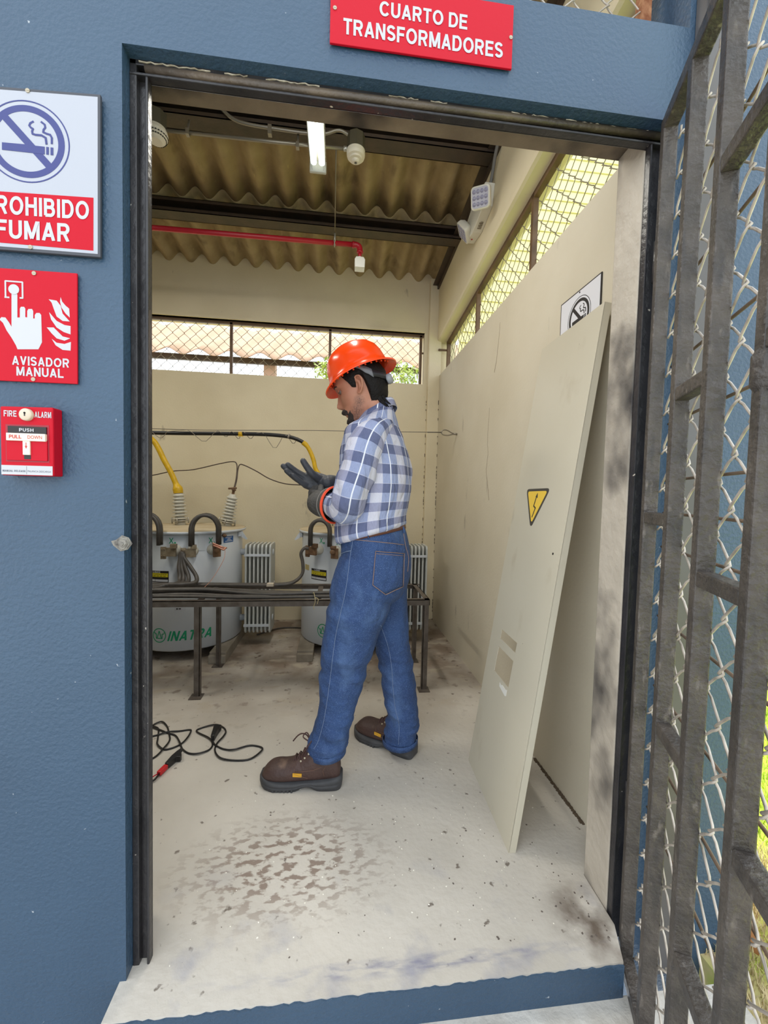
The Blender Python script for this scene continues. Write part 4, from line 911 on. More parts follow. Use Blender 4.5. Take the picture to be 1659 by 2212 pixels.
# ------------------------------------------------------------------ leaning sheet-metal panel
PAN = mat('beige_panel_paint', lin(202, 195, 176), 0.45, col2=lin(196, 188, 168), nscale=2)
mix_layer(PAN, lin(172, 160, 136), 6, 0.62, 0.82, 9, (1, 1, 0.6))
mix_layer(PAN, lin(110, 98, 80), 60, 0.765, 0.79, 3)
pu, pv, pn = Vector((-0.039, -0.999, 0.0)).normalized(), Vector((0.150, -0.006, 0.989)).normalized(), Vector((-0.988, 0.039, 0.150)).normalized()
PF = frame((0.587, 0.701, 0.0), pu, pv, pn)
pl = empty('metal_panel', (0.578, 0.473, 0.0), 'beige sheet metal cabinet panel with lightning sticker leaning on the right wall', 'panel')
PW, PT, PL_ = 0.4565, 0.4005, 1.808
def edge_u(v, k): return (-0.0318*v/PL_) if k == 0 else PW+(PT-PW)*v/PL_
holes = [(0.0885, 0.2435, 0.579, 0.617), (0.0885, 0.2410, 0.4435, 0.5465)]
mb = MB()
vsplit = [0.0, 0.4435, 0.5465, 0.579, 0.617, PL_]
for i in range(5):
    v0, v1 = vsplit[i], vsplit[i+1]
    cuts = [h for h in holes if abs(h[2]-v0) < 1e-6]
    def q(u0a, u0b, u1a, u1b): mb.add([PF(u0a, v0, 0), PF(u1a, v0, 0), PF(u1b, v1, 0), PF(u0b, v1, 0)]+[PF(u0a, v0, -0.0022), PF(u1a, v0, -0.0022), PF(u1b, v1, -0.0022), PF(u0b, v1, -0.0022)], [(0, 1, 2, 3), (4, 7, 6, 5), (0, 4, 5, 1), (1, 5, 6, 2), (2, 6, 7, 3), (3, 7, 4, 0)])
    if cuts:
        h = cuts[0]; q(edge_u(v0, 0), edge_u(v1, 0), h[0], h[0]); q(h[1], h[1], edge_u(v0, 1), edge_u(v1, 1))
    else: q(edge_u(v0, 0), edge_u(v1, 0), edge_u(v0, 1), edge_u(v1, 1))
mb.build('face_sheet', PAN, pl)
mb = MB()
D_ = -0.024
for k, s in ((0, 1), (1, -1)):
    mb.add([PF(edge_u(v, k)+du, v, w_) for v in (0, PL_) for du, w_ in ((0, -0.0005), (s*0.0022, -0.0005), (s*0.0022, D_), (0, D_))], [(0, 1, 5, 4), (1, 2, 6, 5), (2, 3, 7, 6), (3, 0, 4, 7), (0, 3, 2, 1), (4, 5, 6, 7)])
for v in (0.0, PL_-0.0022):
    mb.add([PF(u, v+dv, w_) for u in (edge_u(v, 0), edge_u(v, 1)) for dv, w_ in ((0, -0.0005), (0.0022, -0.0005), (0.0022, D_), (0, D_))], [(0, 1, 5, 4), (1, 2, 6, 5), (2, 3, 7, 6), (3, 0, 4, 7), (0, 3, 2, 1), (4, 5, 6, 7)])
mb.build('folded_edge', PAN, pl)
def tri(cx_, cy_, w_, h_, r):
    pts = []; A = [(cx_-w_/2, cy_), (cx_+w_/2, cy_+0.002), (cx_, cy_-h_)]
    for i in range(3):
        p = Vector(A[i]); a_ = (Vector(A[i-1])-p).normalized(); b_ = (Vector(A[(i+1) % 3])-p).normalized(); bis = (a_+b_).normalized()
        c = p+bis*r*1.9
        for t in range(6): 
            q = p+a_*r*1.6*(1-t/5)**2+b_*r*1.6*(t/5)**2; pts.append(tuple(q))
    return pts
tc_ = (0.176, 1.196)
st = MB().prism(tri(tc_[0], tc_[1]+0.0015, 0.200, 0.155, 0.016), 0.0, 0.0008, PF).build('warning_sticker', mat('sticker_black', lin(62, 58, 54), 0.5), pl)
MB().prism(tri(tc_[0], tc_[1]-0.0085, 0.164, 0.124, 0.010), 0.0008, 0.0012, PF).build('sticker_face', mat('sticker_yellow', lin(240, 200, 70), 0.5), st)
mb = MB()
for q in ([(0.1735, 1.088), (0.188, 1.125)], [(0.188, 1.123), (0.170, 1.131)], [(0.170, 1.129), (0.181, 1.172)]): stroke(mb, q, 0.0062, 0.0012, 0.0016, PF)
mb.prism([(0.1715, 1.166), (0.1905, 1.162), (0.184, 1.182)], 0.0012, 0.0016, PF)
mb.build('lightning_bolt', mat('bolt_black', lin(62, 56, 44), 0.5), st)
MB().prism([(0.163, 0.428), (0.175, 0.424), (0.19, 0.430), (0.222, 0.428), (0.234, 0.432), (0.235, 0.409), (0.226, 0.405), (0.205, 0.408), (0.165, 0.414)], 0.0, 0.0008, PF).build('torn_sticker', mat('paper_white', lin(226, 224, 216), 0.7), pl)
mb = MB(); mb.prism(circle(0.378, 0.975, 0.004, 12), 0.0, 0.001, PF); mb.build('screw_hole', BLACKINK, pl)

# ------------------------------------------------------------------ test leads on the floor
BLK = mat('black_rubber', lin(26, 24, 24), 0.4)
c1 = [(-0.90, 1.055), (-0.86, 1.042), (-0.774, 0.994), (-0.73, 0.97), (-0.691, 0.914), (-0.661, 0.866), (-0.623, 0.834), (-0.581, 0.825), (-0.544, 0.852), (-0.541, 0.891), (-0.569, 0.934), (-0.645, 0.997), (-0.627, 1.028), (-0.573, 1.044), (-0.53, 1.021), (-0.508, 0.984), (-0.509, 0.941), (-0.523, 0.895), (-0.517, 0.844), (-0.48, 0.789), (-0.418, 0.771), (-0.354, 0.774), (-0.316, 0.818), (-0.319, 0.851), (-0.374, 0.87), (-0.435, 0.841), (-0.484, 0.853), (-0.532, 0.89), (-0.548, 0.92)]
o = empty('test_lead', (-0.55, 0.92, 0), 'thin black lead looped on the floor ending in a black clamp', 'cable')
MB().tube(cat_rom([(x, y, 0.0045+0.003*(k % 3 == 1)) for k, (x, y) in enumerate(c1)], 6), 0.0038, 7).build('lead', BLK, o)
MB().prism([(0.0, -0.008), (0.02, -0.010), (0.055, -0.014), (0.088, -0.022), (0.098, 0.016), (0.06, 0.012), (0.02, 0.010), (0.0, 0.008)], 0.002, 0.030, frame((-0.549, 0.916, 0), Vector((-0.06, 1, 0)).normalized(), Vector((-1, -0.06, 0)).normalized(), (0, 0, 1))).build('clamp', BLK, o, bevel=0.004)
c2 = [(-0.95, 0.94), (-0.831, 0.974), (-0.775, 0.996), (-0.726, 1.006), (-0.682, 1.013), (-0.671, 0.996), (-0.668, 0.941), (-0.681, 0.904), (-0.71, 0.876), (-0.741, 0.87), (-0.781, 0.903), (-0.802, 0.957), (-0.832, 1.033), (-0.869, 1.062), (-0.84, 1.087), (-0.80, 1.051), (-0.767, 0.991), (-0.742, 0.935), (-0.742, 0.873), (-0.761, 0.811), (-0.84, 0.74)]
o = MB().tube(cat_rom([(x, y, 0.0045+0.004*(k % 4 == 2)) for k, (x, y) in enumerate(c2)], 6), 0.0038, 7).build('test_lead', BLK)
tag(o, 'thin black lead coiled on the floor beside the left door jamb', 'cable')
o = empty('test_clip', (-0.66, 0.78, 0), 'black test clip with a red sleeve lying on the floor by the door jamb', 'clip')
f = frame((-0.649, 0.848, 0), Vector((-0.04, -0.143, 0)).normalized(), Vector((0.143, -0.04, 0)).normalized(), (0, 0, 1))
MB().prism([(0.0, -0.006), (0.012, -0.004), (0.05, 0.026), (0.062, 0.028), (0.066, 0.012), (0.085, 0.010), (0.11, 0.008), (0.11, -0.008), (0.06, -0.014), (0.03, -0.012)], 0.003, 0.026, f).build('clip_body', BLK, o, bevel=0.004)
MB().prism([(0.11, -0.009), (0.155, -0.009), (0.155, 0.009), (0.11, 0.009)], 0.004, 0.022, f).build('red_sleeve', mat('red_sleeve', lin(196, 24, 32), 0.4), o, bevel=0.003)
MB().tube([f(0.155, 0.003, 0.012), f(0.18, 0.004, 0.008), f(0.24, -0.02, 0.005)], 0.0038, 7).build('black_lead', BLK, o)
MB().tube([f(0.155, -0.004, 0.012), f(0.18, -0.02, 0.008), f(0.22, -0.05, 0.005)], 0.0022, 6).build('red_lead', SIGNRED, o)

# crumbs of paint and grit on the floor
mb = MB(); rg = random.Random(11)
for k in range(170):
    x, y = rg.uniform(-0.40, 0.74), rg.choice([rg.uniform(0.0, 1.2), rg.uniform(0.0, 0.6)])
    s = rg.uniform(0.0012, 0.0034); a = rg.uniform(0, 6.28); h = s*0.6
    c, d = math.cos(a)*s, math.sin(a)*s
    mb.add([(x+c, y+d, 0), (x-d*.7, y+c*.7, 0), (x-c, y-d, 0), (x+d*.8, y-c*.8, 0), (x+c*.3, y+d*.3, h), (x-c*.4, y-d*.4, h)], [(0, 1, 4), (1, 5, 4), (1, 2, 5), (2, 3, 5), (3, 4, 5), (3, 0, 4)])
o = mb.build('paint_flakes', mat('pale_flake', lin(236, 230, 216), 0.8)); tag(o, 'pale flakes of paint and plaster scattered over the concrete floor', 'debris', kind='stuff')
mb = MB()
for k in range(70):
    x, y = rg.choice([(rg.uniform(0.3, 0.74), rg.uniform(-0.02, 0.35)), (rg.uniform(-0.4, 0.7), rg.uniform(0.0, 0.7)), (0.74-abs(rg.gauss(0, 0.05)), rg.uniform(-0.02, 0.2))])
    s = rg.uniform(0.0016, 0.0042); a = rg.uniform(0, 6.28); h = s*0.8
    c, d = math.cos(a)*s, math.sin(a)*s
    mb.add([(x+c, y+d, 0), (x-d*.7, y+c*.7, 0), (x-c, y-d, 0), (x+d*.8, y-c*.8, 0), (x+c*.3, y+d*.3, h), (x-c*.4, y-d*.4, h)], [(0, 1, 4), (1, 5, 4), (1, 2, 5), (2, 3, 5), (3, 4, 5), (3, 0, 4)])
o = mb.build('grit', mat('dark_grit', lin(96, 86, 78), 0.9)); tag(o, 'dark grit and small stones scattered near the right door jamb', 'debris', kind='stuff')

# ------------------------------------------------------------------ the gate
ga = math.radians(24)
GO, GG, GN = Vector((0.760, -0.030, 0)), Vector((-math.sin(ga), -math.cos(ga), 0)), Vector((math.cos(ga), -math.sin(ga), 0))
GF = frame(GO, GG, (0, 0, 1), GN)      # u along the gate from its hinge, v up, w outwards
gt = empty('gate', tuple(GO), 'open grey black steel gate of square tubes with chain link mesh, right of the doorway', 'gate')
TB = (-0.040, 0.121, 0.272, 0.439, 0.60, 0.76, 0.92, 1.08)
for i, t in enumerate(TB):
    MB().box(t, t+0.025, -0.075 if i in (0, 7) else -0.052, 2.055, 0.0, 0.031, fr=GF).build('upright', GATEM, gt, bevel=0.003)
MB().box(-0.040, 1.105, 2.050, 2.083, 0.0, 0.031, fr=GF).build('top_rail', GATEM, gt, bevel=0.003)
MB().box(-0.040, 1.105, -0.082, -0.052, 0.0, 0.031, fr=GF).build('bottom_rail', GATEM, gt, bevel=0.003)
pat = [(1.107,), (1.375, 0.653), (1.012, 1.728, 0.296), (1.375, 0.640), (1.012, 1.728, 0.296), (1.375, 0.64), (1.107,)]
for i, zs in enumerate(pat):
    for z in zs: MB().box(TB[i]+0.024, TB[i+1]+0.001, z-0.014, z+0.014, 0.001, 0.030, fr=GF).build('cross_tube', GATEM, gt, bevel=0.003)
mb = MB(); f = frame(GF(-0.02, -0.06, 0.036), GG, (0, 0, 1), GN); chain_link(mb, f, 1.11, 2.11, 0.047, 0.0024, 6, 0.3, 0.4); mb.build('chain_link_mesh', WIREM, gt)
for z in (0.36, 0.52, 0.68, 0.86, 1.035, 1.12, 1.20, 1.34, 1.48, 1.66, 1.84):
    MB().tube([GF(-0.02, z, 0.045), GF(1.09, z, 0.045)], 0.0032, 7).build('tension_rod', mat('brown_rod', lin(116, 96, 78), 0.6), gt)
MB().tube([GF(-0.045, 0.3, 0.01), GF(-0.045, 0.4, 0.01)], 0.011, 10).build('hinge', BLACKP, gt)
MB().tube([GF(-0.045, 1.7, 0.01), GF(-0.045, 1.8, 0.01)], 0.011, 10).build('hinge', BLACKP, gt)
# welded collar on the fourth upright
MB().lathe([(0.016, -0.03), (0.022, -0.02), (0.022, 0.02), (0.016, 0.03)], GF(0.4515, 1.335, 0.0155), (0, 0, 1), 14).build('latch_collar', GATEM, gt)

# grey square downpipe on the wall beside the door
o = MB().box(0.853, 0.892, -0.042, -0.002, -0.088, 2.70).box(0.848, 0.853, -0.03, -0.002, -0.088, 2.70).build('downpipe', mat('grey_downpipe', lin(88, 86, 88), 0.5, col2=lin(78, 74, 70), nscale=5)); tag(o, 'grey square downpipe on the blue wall behind the open gate', 'pipe')

# ------------------------------------------------------------------ outside
LAWN = mat('lawn_soil', lin(150, 170, 60), 0.9, col2=lin(170, 180, 70), nscale=4)
mix_layer(LAWN, lin(206, 186, 140), 7, 0.35, 0.55, 6, mask=band_mask('X', 1.75, 1.35))
struct('ground', MB().box(1.02, 9, -6, 9, -0.25, -0.10).box(-9, 1.02, 2.86, 9, -0.25, -0.10), LAWN)
mb = MB(); rg = random.Random(21)
GRASS = mat('lawn_blades', lin(150, 190, 40), 0.7, col2=lin(190, 205, 60), nscale=3)
def blades(mb, n, xr, yr, hr, wd):
    for k in range(n):
        x, y = rg.uniform(*xr), rg.uniform(*yr); h = rg.uniform(*hr); a = rg.uniform(0, 6.28); l = rg.uniform(0.2, 0.9)*h
        c, d = math.cos(a), math.sin(a); p, q = -d*wd, c*wd
        mb.add([(x-p, y-q, -0.10), (x+p, y+q, -0.10), (x+p*.7+c*l*.4, y+q*.7+d*l*.4, -0.10+h*.6), (x-p*.7+c*l*.4, y-q*.7+d*l*.4, -0.10+h*.6), (x+c*l, y+d*l, -0.10+h)], [(0, 1, 2, 3), (3, 2, 4)])
blades(mb, 9000, (1.57, 2.6), (0.0, 2.2), (0.02, 0.05), 0.0022)
o = mb.build('lawn_grass', GRASS, recalc=False); tag(o, 'sunlit yellow green lawn grass beyond the corner of the blue wall', 'grass', kind='stuff')
mb = MB(); blades(mb, 5000, (1.03, 1.55), (-0.35, 0.5), (0.015, 0.05), 0.0016)
o = mb.build('dry_grass', mat('dry_grass_blades', lin(206, 190, 146), 0.8, col2=lin(176, 160, 116), nscale=9), recalc=False); tag(o, 'dry straw coloured grass at the foot of the blue wall', 'grass', kind='stuff')
o = MB().prism([(1.18, -0.02), (1.26, 0.10), (1.22, 0.14), (1.15, 0.02)], -0.10, -0.04, lambda u, v, w_: Vector((u, v, w_))).build('brick', mat('broken_brick', lin(186, 130, 84), 0.9)); tag(o, 'broken reddish brick in the dry grass by the wall corner', 'brick')
# neighbour's wall with horizontal boards, right of the building
mb = MB()
for k in range(48):
    z = -0.1+k*0.12; mb.add([(1.35, 3.66, z), (1.35, 3.60, z+0.004), (1.35, 3.615, z+0.12), (1.35, 3.66, z+0.12), (9, 3.66, z), (9, 3.60, z+0.004), (9, 3.615, z+0.12), (9, 3.66, z+0.12)], [(0, 1, 5, 4), (1, 2, 6, 5), (2, 3, 7, 6), (0, 3, 2, 1), (4, 5, 6, 7), (3, 0, 4, 7)])
tag(mb.build('neighbouring_wall', YELLOWW), 'pale yellow boarded wall of the next building seen through the right hand mesh', 'wall')
# open shed behind the building: corrugated awning, dark purlin and a pillar
sh = empty('neighbouring_shed', (-0.85, 4.3, -0.1), 'pinkish tan corrugated awning on a pillar seen through the back window', 'shed')
aw = corrugated(-6.0, 5.0, 4.2, 6.4, lambda y: 2.80+(y-4.2)*0.52, 0.36, 0.035, 0.008, 0.1)
aw.build('awning_sheet', mat('tan_awning', lin(176, 144, 118), 0.8, col2=lin(162, 132, 106), nscale=2), sh)
MB().box(-6, 5, 4.32, 4.36, 2.74, 2.81).build('purlin', DARKST, sh)
MB().box(-0.97, -0.83, 4.4, 4.55, -0.1, 2.83).build('pillar', mat('pink_pillar', lin(190, 160, 148), 0.8), sh)
MB().box(4.4, 4.55, 4.4, 4.55, -0.1, 2.83).box(-5.5, -5.35, 4.4, 4.55, -0.1, 2.83).build('pillar', mat('pink_pillar', lin(190, 160, 148), 0.8), sh)
LEAF = mat('sunlit_leaves', lin(130, 160, 60), 0.7, col2=lin(190, 205, 110), nscale=6)
def tree(x, y, label, seed, zc=2.55, r=0.42):
    t = empty('tree', (x, y, -0.1), label, 'tree', 'young trees behind the back window'); q = random.Random(seed)
    MB().tube(cat_rom([(x, y, -0.1), (x+0.03, y, 1.0), (x-0.02, y+.02, 1.8), (x, y, 2.3)], 4), [0.03]*5+[0.024]*4+[0.015]*4, 7).build('trunk', DARKST, t)
    mb = MB()
    for k in range(260):
        d = Vector((q.gauss(0, 1), q.gauss(0, 1), q.gauss(0, 1))).normalized()*r*q.uniform(0.3, 1.0); p = Vector((x, y, zc))+Vector((d.x, d.y, d.z*0.8))
        a = Vector((q.uniform(-1, 1), q.uniform(-1, 1), q.uniform(-1, .3))).normalized(); b = a.orthogonal().normalized(); s = q.uniform(0.02, 0.04)
        mb.add([p, p+a*s+b*s*.45, p+a*s*2.1, p+a*s-b*s*.45], [(0, 1, 2, 3)])
    mb.build('foliage', LEAF, t, recalc=False)
tree(-0.13, 3.9, 'young tree with pale leaves seen left of the orange helmet through the back window', 3, 2.59, 0.19)
tree(0.78, 3.9, 'young tree with pale leaves seen right of the orange helmet through the back window', 4, 2.60, 0.19)

# ------------------------------------------------------------------ the person
from mathutils.bvhtree import BVHTree
SKIN = mat('skin', lin(186, 130, 104), 0.5, col2=lin(170, 112, 88), nscale=18, bump=0.05, bscale=200)
HAIR = mat('black_hair', lin(14, 11, 11), 0.6, spec=0.25, col2=lin(24, 20, 19), nscale=60, bump=0.5, bscale=160)
BEARD = mat('dark_beard', lin(34, 26, 24), 0.7, col2=lin(62, 48, 42), nscale=160, bump=0.6, bscale=300)
DENIM = mat('blue_denim', lin(33, 57, 101), 0.8, col2=lin(46, 74, 122), nscale=8, bump=0.55, bscale=24)
DENIM.node_tree.nodes['Bump'].inputs['Distance'].default_value = 0.03
mix_layer(DENIM, lin(84, 112, 156), 9, 0.54, 0.78, 9, (1, 1, 0.5))
mix_layer(DENIM, lin(96, 122, 164), 420, 0.52, 0.80, 2)
STITCH = mat('pale_stitching', lin(112, 130, 162), 0.7)
STITCHB = mat('tan_stitching', lin(142, 118, 108), 0.7)
RUBG = mat('dark_rubber_glove', lin(56, 58, 64), 0.5, col2=lin(72, 74, 80), nscale=14, bump=0.25, bscale=90)
LEATHG = mat('worn_grey_glove', lin(84, 82, 80), 0.7, col2=lin(66, 64, 62), nscale=18, bump=0.5, bscale=110)
ORANGE = mat('orange_glove_lining', lin(240, 86, 50), 0.5)
HELM = mat('orange_helmet', lin(255, 74, 14), 0.22)
BOOT = mat('brown_boot_leather', lin(82, 60, 54), 0.55, col2=lin(64, 46, 42), nscale=9, bump=0.3, bscale=90)
mix_layer(BOOT, lin(120, 96, 82), 9, 0.62, 0.75, 6)
SOLE = mat('boot_sole_rubber', lin(74, 74, 76), 0.6, col2=lin(56, 56, 58), nscale=20)

def plaid():
    m = bpy.data.materials.new('blue_plaid_cotton'); m.use_nodes = True; t = m.node_tree; b = t.nodes['Principled BSDF']
    b.inputs['Roughness'].default_value = 0.85; b.inputs['Specular IOR Level'].default_value = 0.2
    uv = t.nodes.new('ShaderNodeUVMap'); uv.uv_map = 'cloth'; s = t.nodes.new('ShaderNodeSeparateXYZ'); t.links.new(uv.outputs[0], s.inputs[0])
    def mth(op, a, bb=None):
        n = t.nodes.new('ShaderNodeMath'); n.operation = op
        for i, v in enumerate((a, bb)):
            if v is None: continue
            if isinstance(v, (int, float)): n.inputs[i].default_value = v
            else: t.links.new(v, n.inputs[i])
        return n.outputs[0]
    fu = mth('FRACT', mth('DIVIDE', s.outputs[0], 0.122)); fv = mth('FRACT', mth('DIVIDE', s.outputs[1], 0.072))
    A = mth('LESS_THAN', fu, 0.61); B = mth('LESS_THAN', fv, 0.49)
    def col(r, g, bb): 
        n = t.nodes.new('ShaderNodeRGB'); n.outputs[0].default_value = lin(r, g, bb); return n.outputs[0]
    def mixc(f, a, bb):
        n = t.nodes.new('ShaderNodeMix'); n.data_type = 'RGBA'; t.links.new(f, n.inputs['Factor']); t.links.new(a, n.inputs['A']); t.links.new(bb, n.inputs['B']); return n.outputs['Result']
    dark = mixc(B, col(150, 160, 194), col(100, 107, 140)); light = mixc(B, col(202, 202, 216), col(150, 152, 178))
    c = mixc(A, light, dark)
    l1 = mth('LESS_THAN', mth('ABSOLUTE', mth('SUBTRACT', fu, 0.305)), 0.020)
    l2 = mth('LESS_THAN', mth('ABSOLUTE', mth('SUBTRACT', fv, 0.49)), 0.014)
    c = mixc(mth('MULTIPLY', l2, 0.6), c, col(206, 208, 226)); c = mixc(l1, c, col(226, 228, 238))
    # thread irregularity
    tc = t.nodes.new('ShaderNodeMapping'); tc.inputs['Scale'].default_value = (900, 90, 1); t.links.new(uv.outputs[0], tc.inputs['Vector'])
    n = t.nodes.new('ShaderNodeTexNoise'); n.inputs['Scale'].default_value = 1.0; t.links.new(tc.outputs[0], n.inputs['Vector'])
    mx = t.nodes.new('ShaderNodeMix'); mx.data_type = 'RGBA'; mx.blend_type = 'OVERLAY'; mx.inputs['Factor'].default_value = 0.25
    t.links.new(c, mx.inputs['A']); t.links.new(n.outputs['Fac'], mx.inputs['B'])
    t.links.new(mx.outputs['Result'], b.inputs['Base Color'])
    tcc = t.nodes.new('ShaderNodeTexCoord'); mp = t.nodes.new('ShaderNodeMapping'); mp.inputs['Scale'].default_value = (1, 1, 0.5); t.links.new(tcc.outputs['Object'], mp.inputs['Vector'])
    n2 = t.nodes.new('ShaderNodeTexNoise'); n2.inputs['Scale'].default_value = 17; n2.inputs['Detail'].default_value = 4; n2.inputs['Distortion'].default_value = 0.8; t.links.new(mp.outputs[0], n2.inputs['Vector'])
    bp = t.nodes.new('ShaderNodeBump'); bp.inputs['Strength'].default_value = 0.75; bp.inputs['Distance'].default_value = 0.025
    t.links.new(n2.outputs['Fac'], bp.inputs['Height']); t.links.new(bp.outputs['Normal'], b.inputs['Normal'])
    return m
PLAID = plaid()

def remesh(mb, name, mats, voxel, smooth=3, parent=None, fac=0.5):
    """fuse the collected closed shells into one continuous skin"""
    o = mb.build('tmp_shell', mats)
    md = o.modifiers.new('r', 'REMESH'); md.mode = 'VOXEL'; md.voxel_size = voxel; md.use_smooth_shade = True
    if smooth:
        s_ = o.modifiers.new('s', 'SMOOTH'); s_.iterations = smooth; s_.factor = fac
    me = evaluated_mesh(o); me.name = name
    old = o.data; bpy.data.objects.remove(o); bpy.data.meshes.remove(old)
    me.materials.clear()
    for m in (mats if isinstance(mats, (list, tuple)) else [mats]): me.materials.append(m)
    me.polygons.foreach_set('use_smooth', [True]*len(me.polygons)); me.polygons.foreach_set('material_index', [0]*len(me.polygons))
    q = bpy.data.objects.new(name, me); COL.objects.link(q)
    if parent is not None:
        me.transform(parent_world(parent).inverted()); q.parent = parent
    return q

def ball(mb, c, r, ax=(1, 1, 1), n=16):
    rings_ = []
    for i in range(n//2+1):
        a = -PI/2+PI*i/(n//2); rr = max(math.cos(a), 1e-3)
        rings_.append([(c[0]+r*ax[0]*rr*math.cos(2*PI*k/n), c[1]+r*ax[1]*rr*math.sin(2*PI*k/n), c[2]+r*ax[2]*math.sin(a)) for k in range(n)])
    mb.rings(rings_)
def limb(mb, pts, rad, n=16):
    """tapered tube with rounded ends"""
    pts = [Vector(p) for p in pts]
    P, R = [], []
    d0 = (pts[0]-pts[1]).normalized(); d1 = (pts[-1]-pts[-2]).normalized()
    for a in (80, 55, 28): P.append(pts[0]+d0*rad[0]*math.sin(math.radians(a))); R.append(rad[0]*math.cos(math.radians(a)))
    m = cat_rom(pts, 4)
    for i, p in enumerate(m):
        t = i/4; k = min(int(t), len(rad)-2); P.append(p); R.append(rad[k]+(rad[k+1]-rad[k])*(t-k))
    for a in (28, 55, 80): P.append(pts[-1]+d1*rad[-1]*math.sin(math.radians(a))); R.append(rad[-1]*math.cos(math.radians(a)))
    mb.tube(P, R, n)

# body axes: he faces left and a little away from the doorway
AT = math.radians(20); TF = Vector((-math.cos(AT), math.sin(AT), 0)); TL_ = Vector((-math.sin(AT), -math.cos(AT), 0))
AH, PH = math.radians(12), math.radians(21)
HF = Vector((-math.cos(AH)*math.cos(PH), math.sin(AH)*math.cos(PH), -math.sin(PH)))
HU = Vector((-math.cos(AH)*math.sin(PH), math.sin(AH)*math.sin(PH), math.cos(PH)))
HL = HU.cross(HF)*-1 if (HU.cross(HF)).y > 0 else HU.cross(HF)
HC = Vector((0.080, 0.662, 1.553))
def lerp_tab(tab, x):
    if x <= tab[0][0]: return tab[0][1]
    for (a, p), (b, q) in zip(tab, tab[1:]):
        if x <= b:
            t = (x-a)/(b-a); t = t*t*(3-2*t)*0.5+t*0.5; return p+(q-p)*t
    return tab[-1][1]
FRONT = [(-0.127, 0.052), (-0.116, 0.076), (-0.102, 0.083), (-0.088, 0.077), (-0.074, 0.085), (-0.066, 0.083), (-0.058, 0.087), (-0.046, 0.082), (-0.02, 0.083), (0.015, 0.083), (0.036, 0.091), (0.07, 0.089), (0.098, 0.068), (0.118, 0.035), (0.127, 0.0)]
BACK = [(-0.127, 0.0), (-0.11, -0.03), (-0.08, -0.062), (-0.04, -0.084), (0.0, -0.097), (0.04, -0.101), (0.075, -0.090), (0.10, -0.066), (0.118, -0.035), (0.127, -0.002)]
WIDE = [(-0.127, 0.020), (-0.116, 0.033), (-0.10, 0.045), (-0.07, 0.057), (-0.04, 0.065), (0.0, 0.071), (0.035, 0.076), (0.07, 0.073), (0.098, 0.056), (0.118, 0.032), (0.127, 0.004)]
def head_pt(ph, z, off=0.0, nose=True):
    """point on the head at angle ph from straight ahead (positive to his left) and height z"""
    c, s_ = math.cos(ph), math.sin(ph); ym = -0.006
    yf, yb, w_ = lerp_tab(FRONT, z)+off, lerp_tab(BACK, z)-off, lerp_tab(WIDE, z)+off
    e = 0.80 if c > 0 else 0.92
    cx_ = math.copysign(abs(c)**e, c); sx_ = math.copysign(abs(s_)**e, s_)
    y = ym+((yf-ym) if c > 0 else (ym-yb))*cx_; x = w_*sx_
    if c > 0 and nose:
        n_ = lerp_tab([(-0.052, 0), (-0.046, 0.010), (-0.034, 0.028), (-0.026, 0.030), (-0.01, 0.020), (0.012, 0.009), (0.03, 0.003), (0.045, 0)], z)
        sg_ = lerp_tab([(-0.05, 0.016), (-0.034, 0.0135), (0.0, 0.009), (0.03, 0.010)], z)
        y += n_*math.exp(-(x/sg_)**2)
        y -= 0.009*math.exp(-((abs(x)-0.032)/0.015)**2-((z-0.016)/0.011)**2)
        y += 0.004*math.exp(-((abs(x)-0.030)/0.020)**2-((z-0.036)/0.008)**2)
        y += 0.004*math.exp(-(x/0.022)**2-((z+0.060)/0.006)**2)+0.003*math.exp(-(x/0.02)**2-((z+0.074)/0.005)**2)
        x += math.copysign(0.004, x)*math.exp(-((z+0.012)/0.02)**2-((y-0.055)/0.025)**2)
    return HC+HF*y+HL*x+HU*z
person = None
body = MB()
zs = [-0.1268+0.2536*i/64 for i in range(65)]
body.rings([[head_pt(2*PI*k/72, z) for k in range(72)] for z in zs])
# ears
for s in (1, -1):
    c0 = HC+HL*s*0.073+HF*-0.004+HU*0.002
    ear = [(0.010, 0.028), (-0.006, 0.033), (-0.018, 0.026), (-0.021, 0.008), (-0.014, -0.012), (-0.004, -0.026), (0.006, -0.030), (0.010, -0.022)]
    P_ = [c0+HF*a+HU*b+HL*s*(0.010-0.5*a) for a, b in ear]
    body.tube(cat_rom(P_, 4), 0.0042, 8)
    limb(body, [c0+HF*0.006+HU*0.024, c0-HF*0.008+HU*0.012+HL*s*0.004, c0-HF*0.006-HU*0.010+HL*s*0.003, c0+HF*0.004-HU*0.024], [0.006, 0.0075, 0.0075, 0.006], 8)
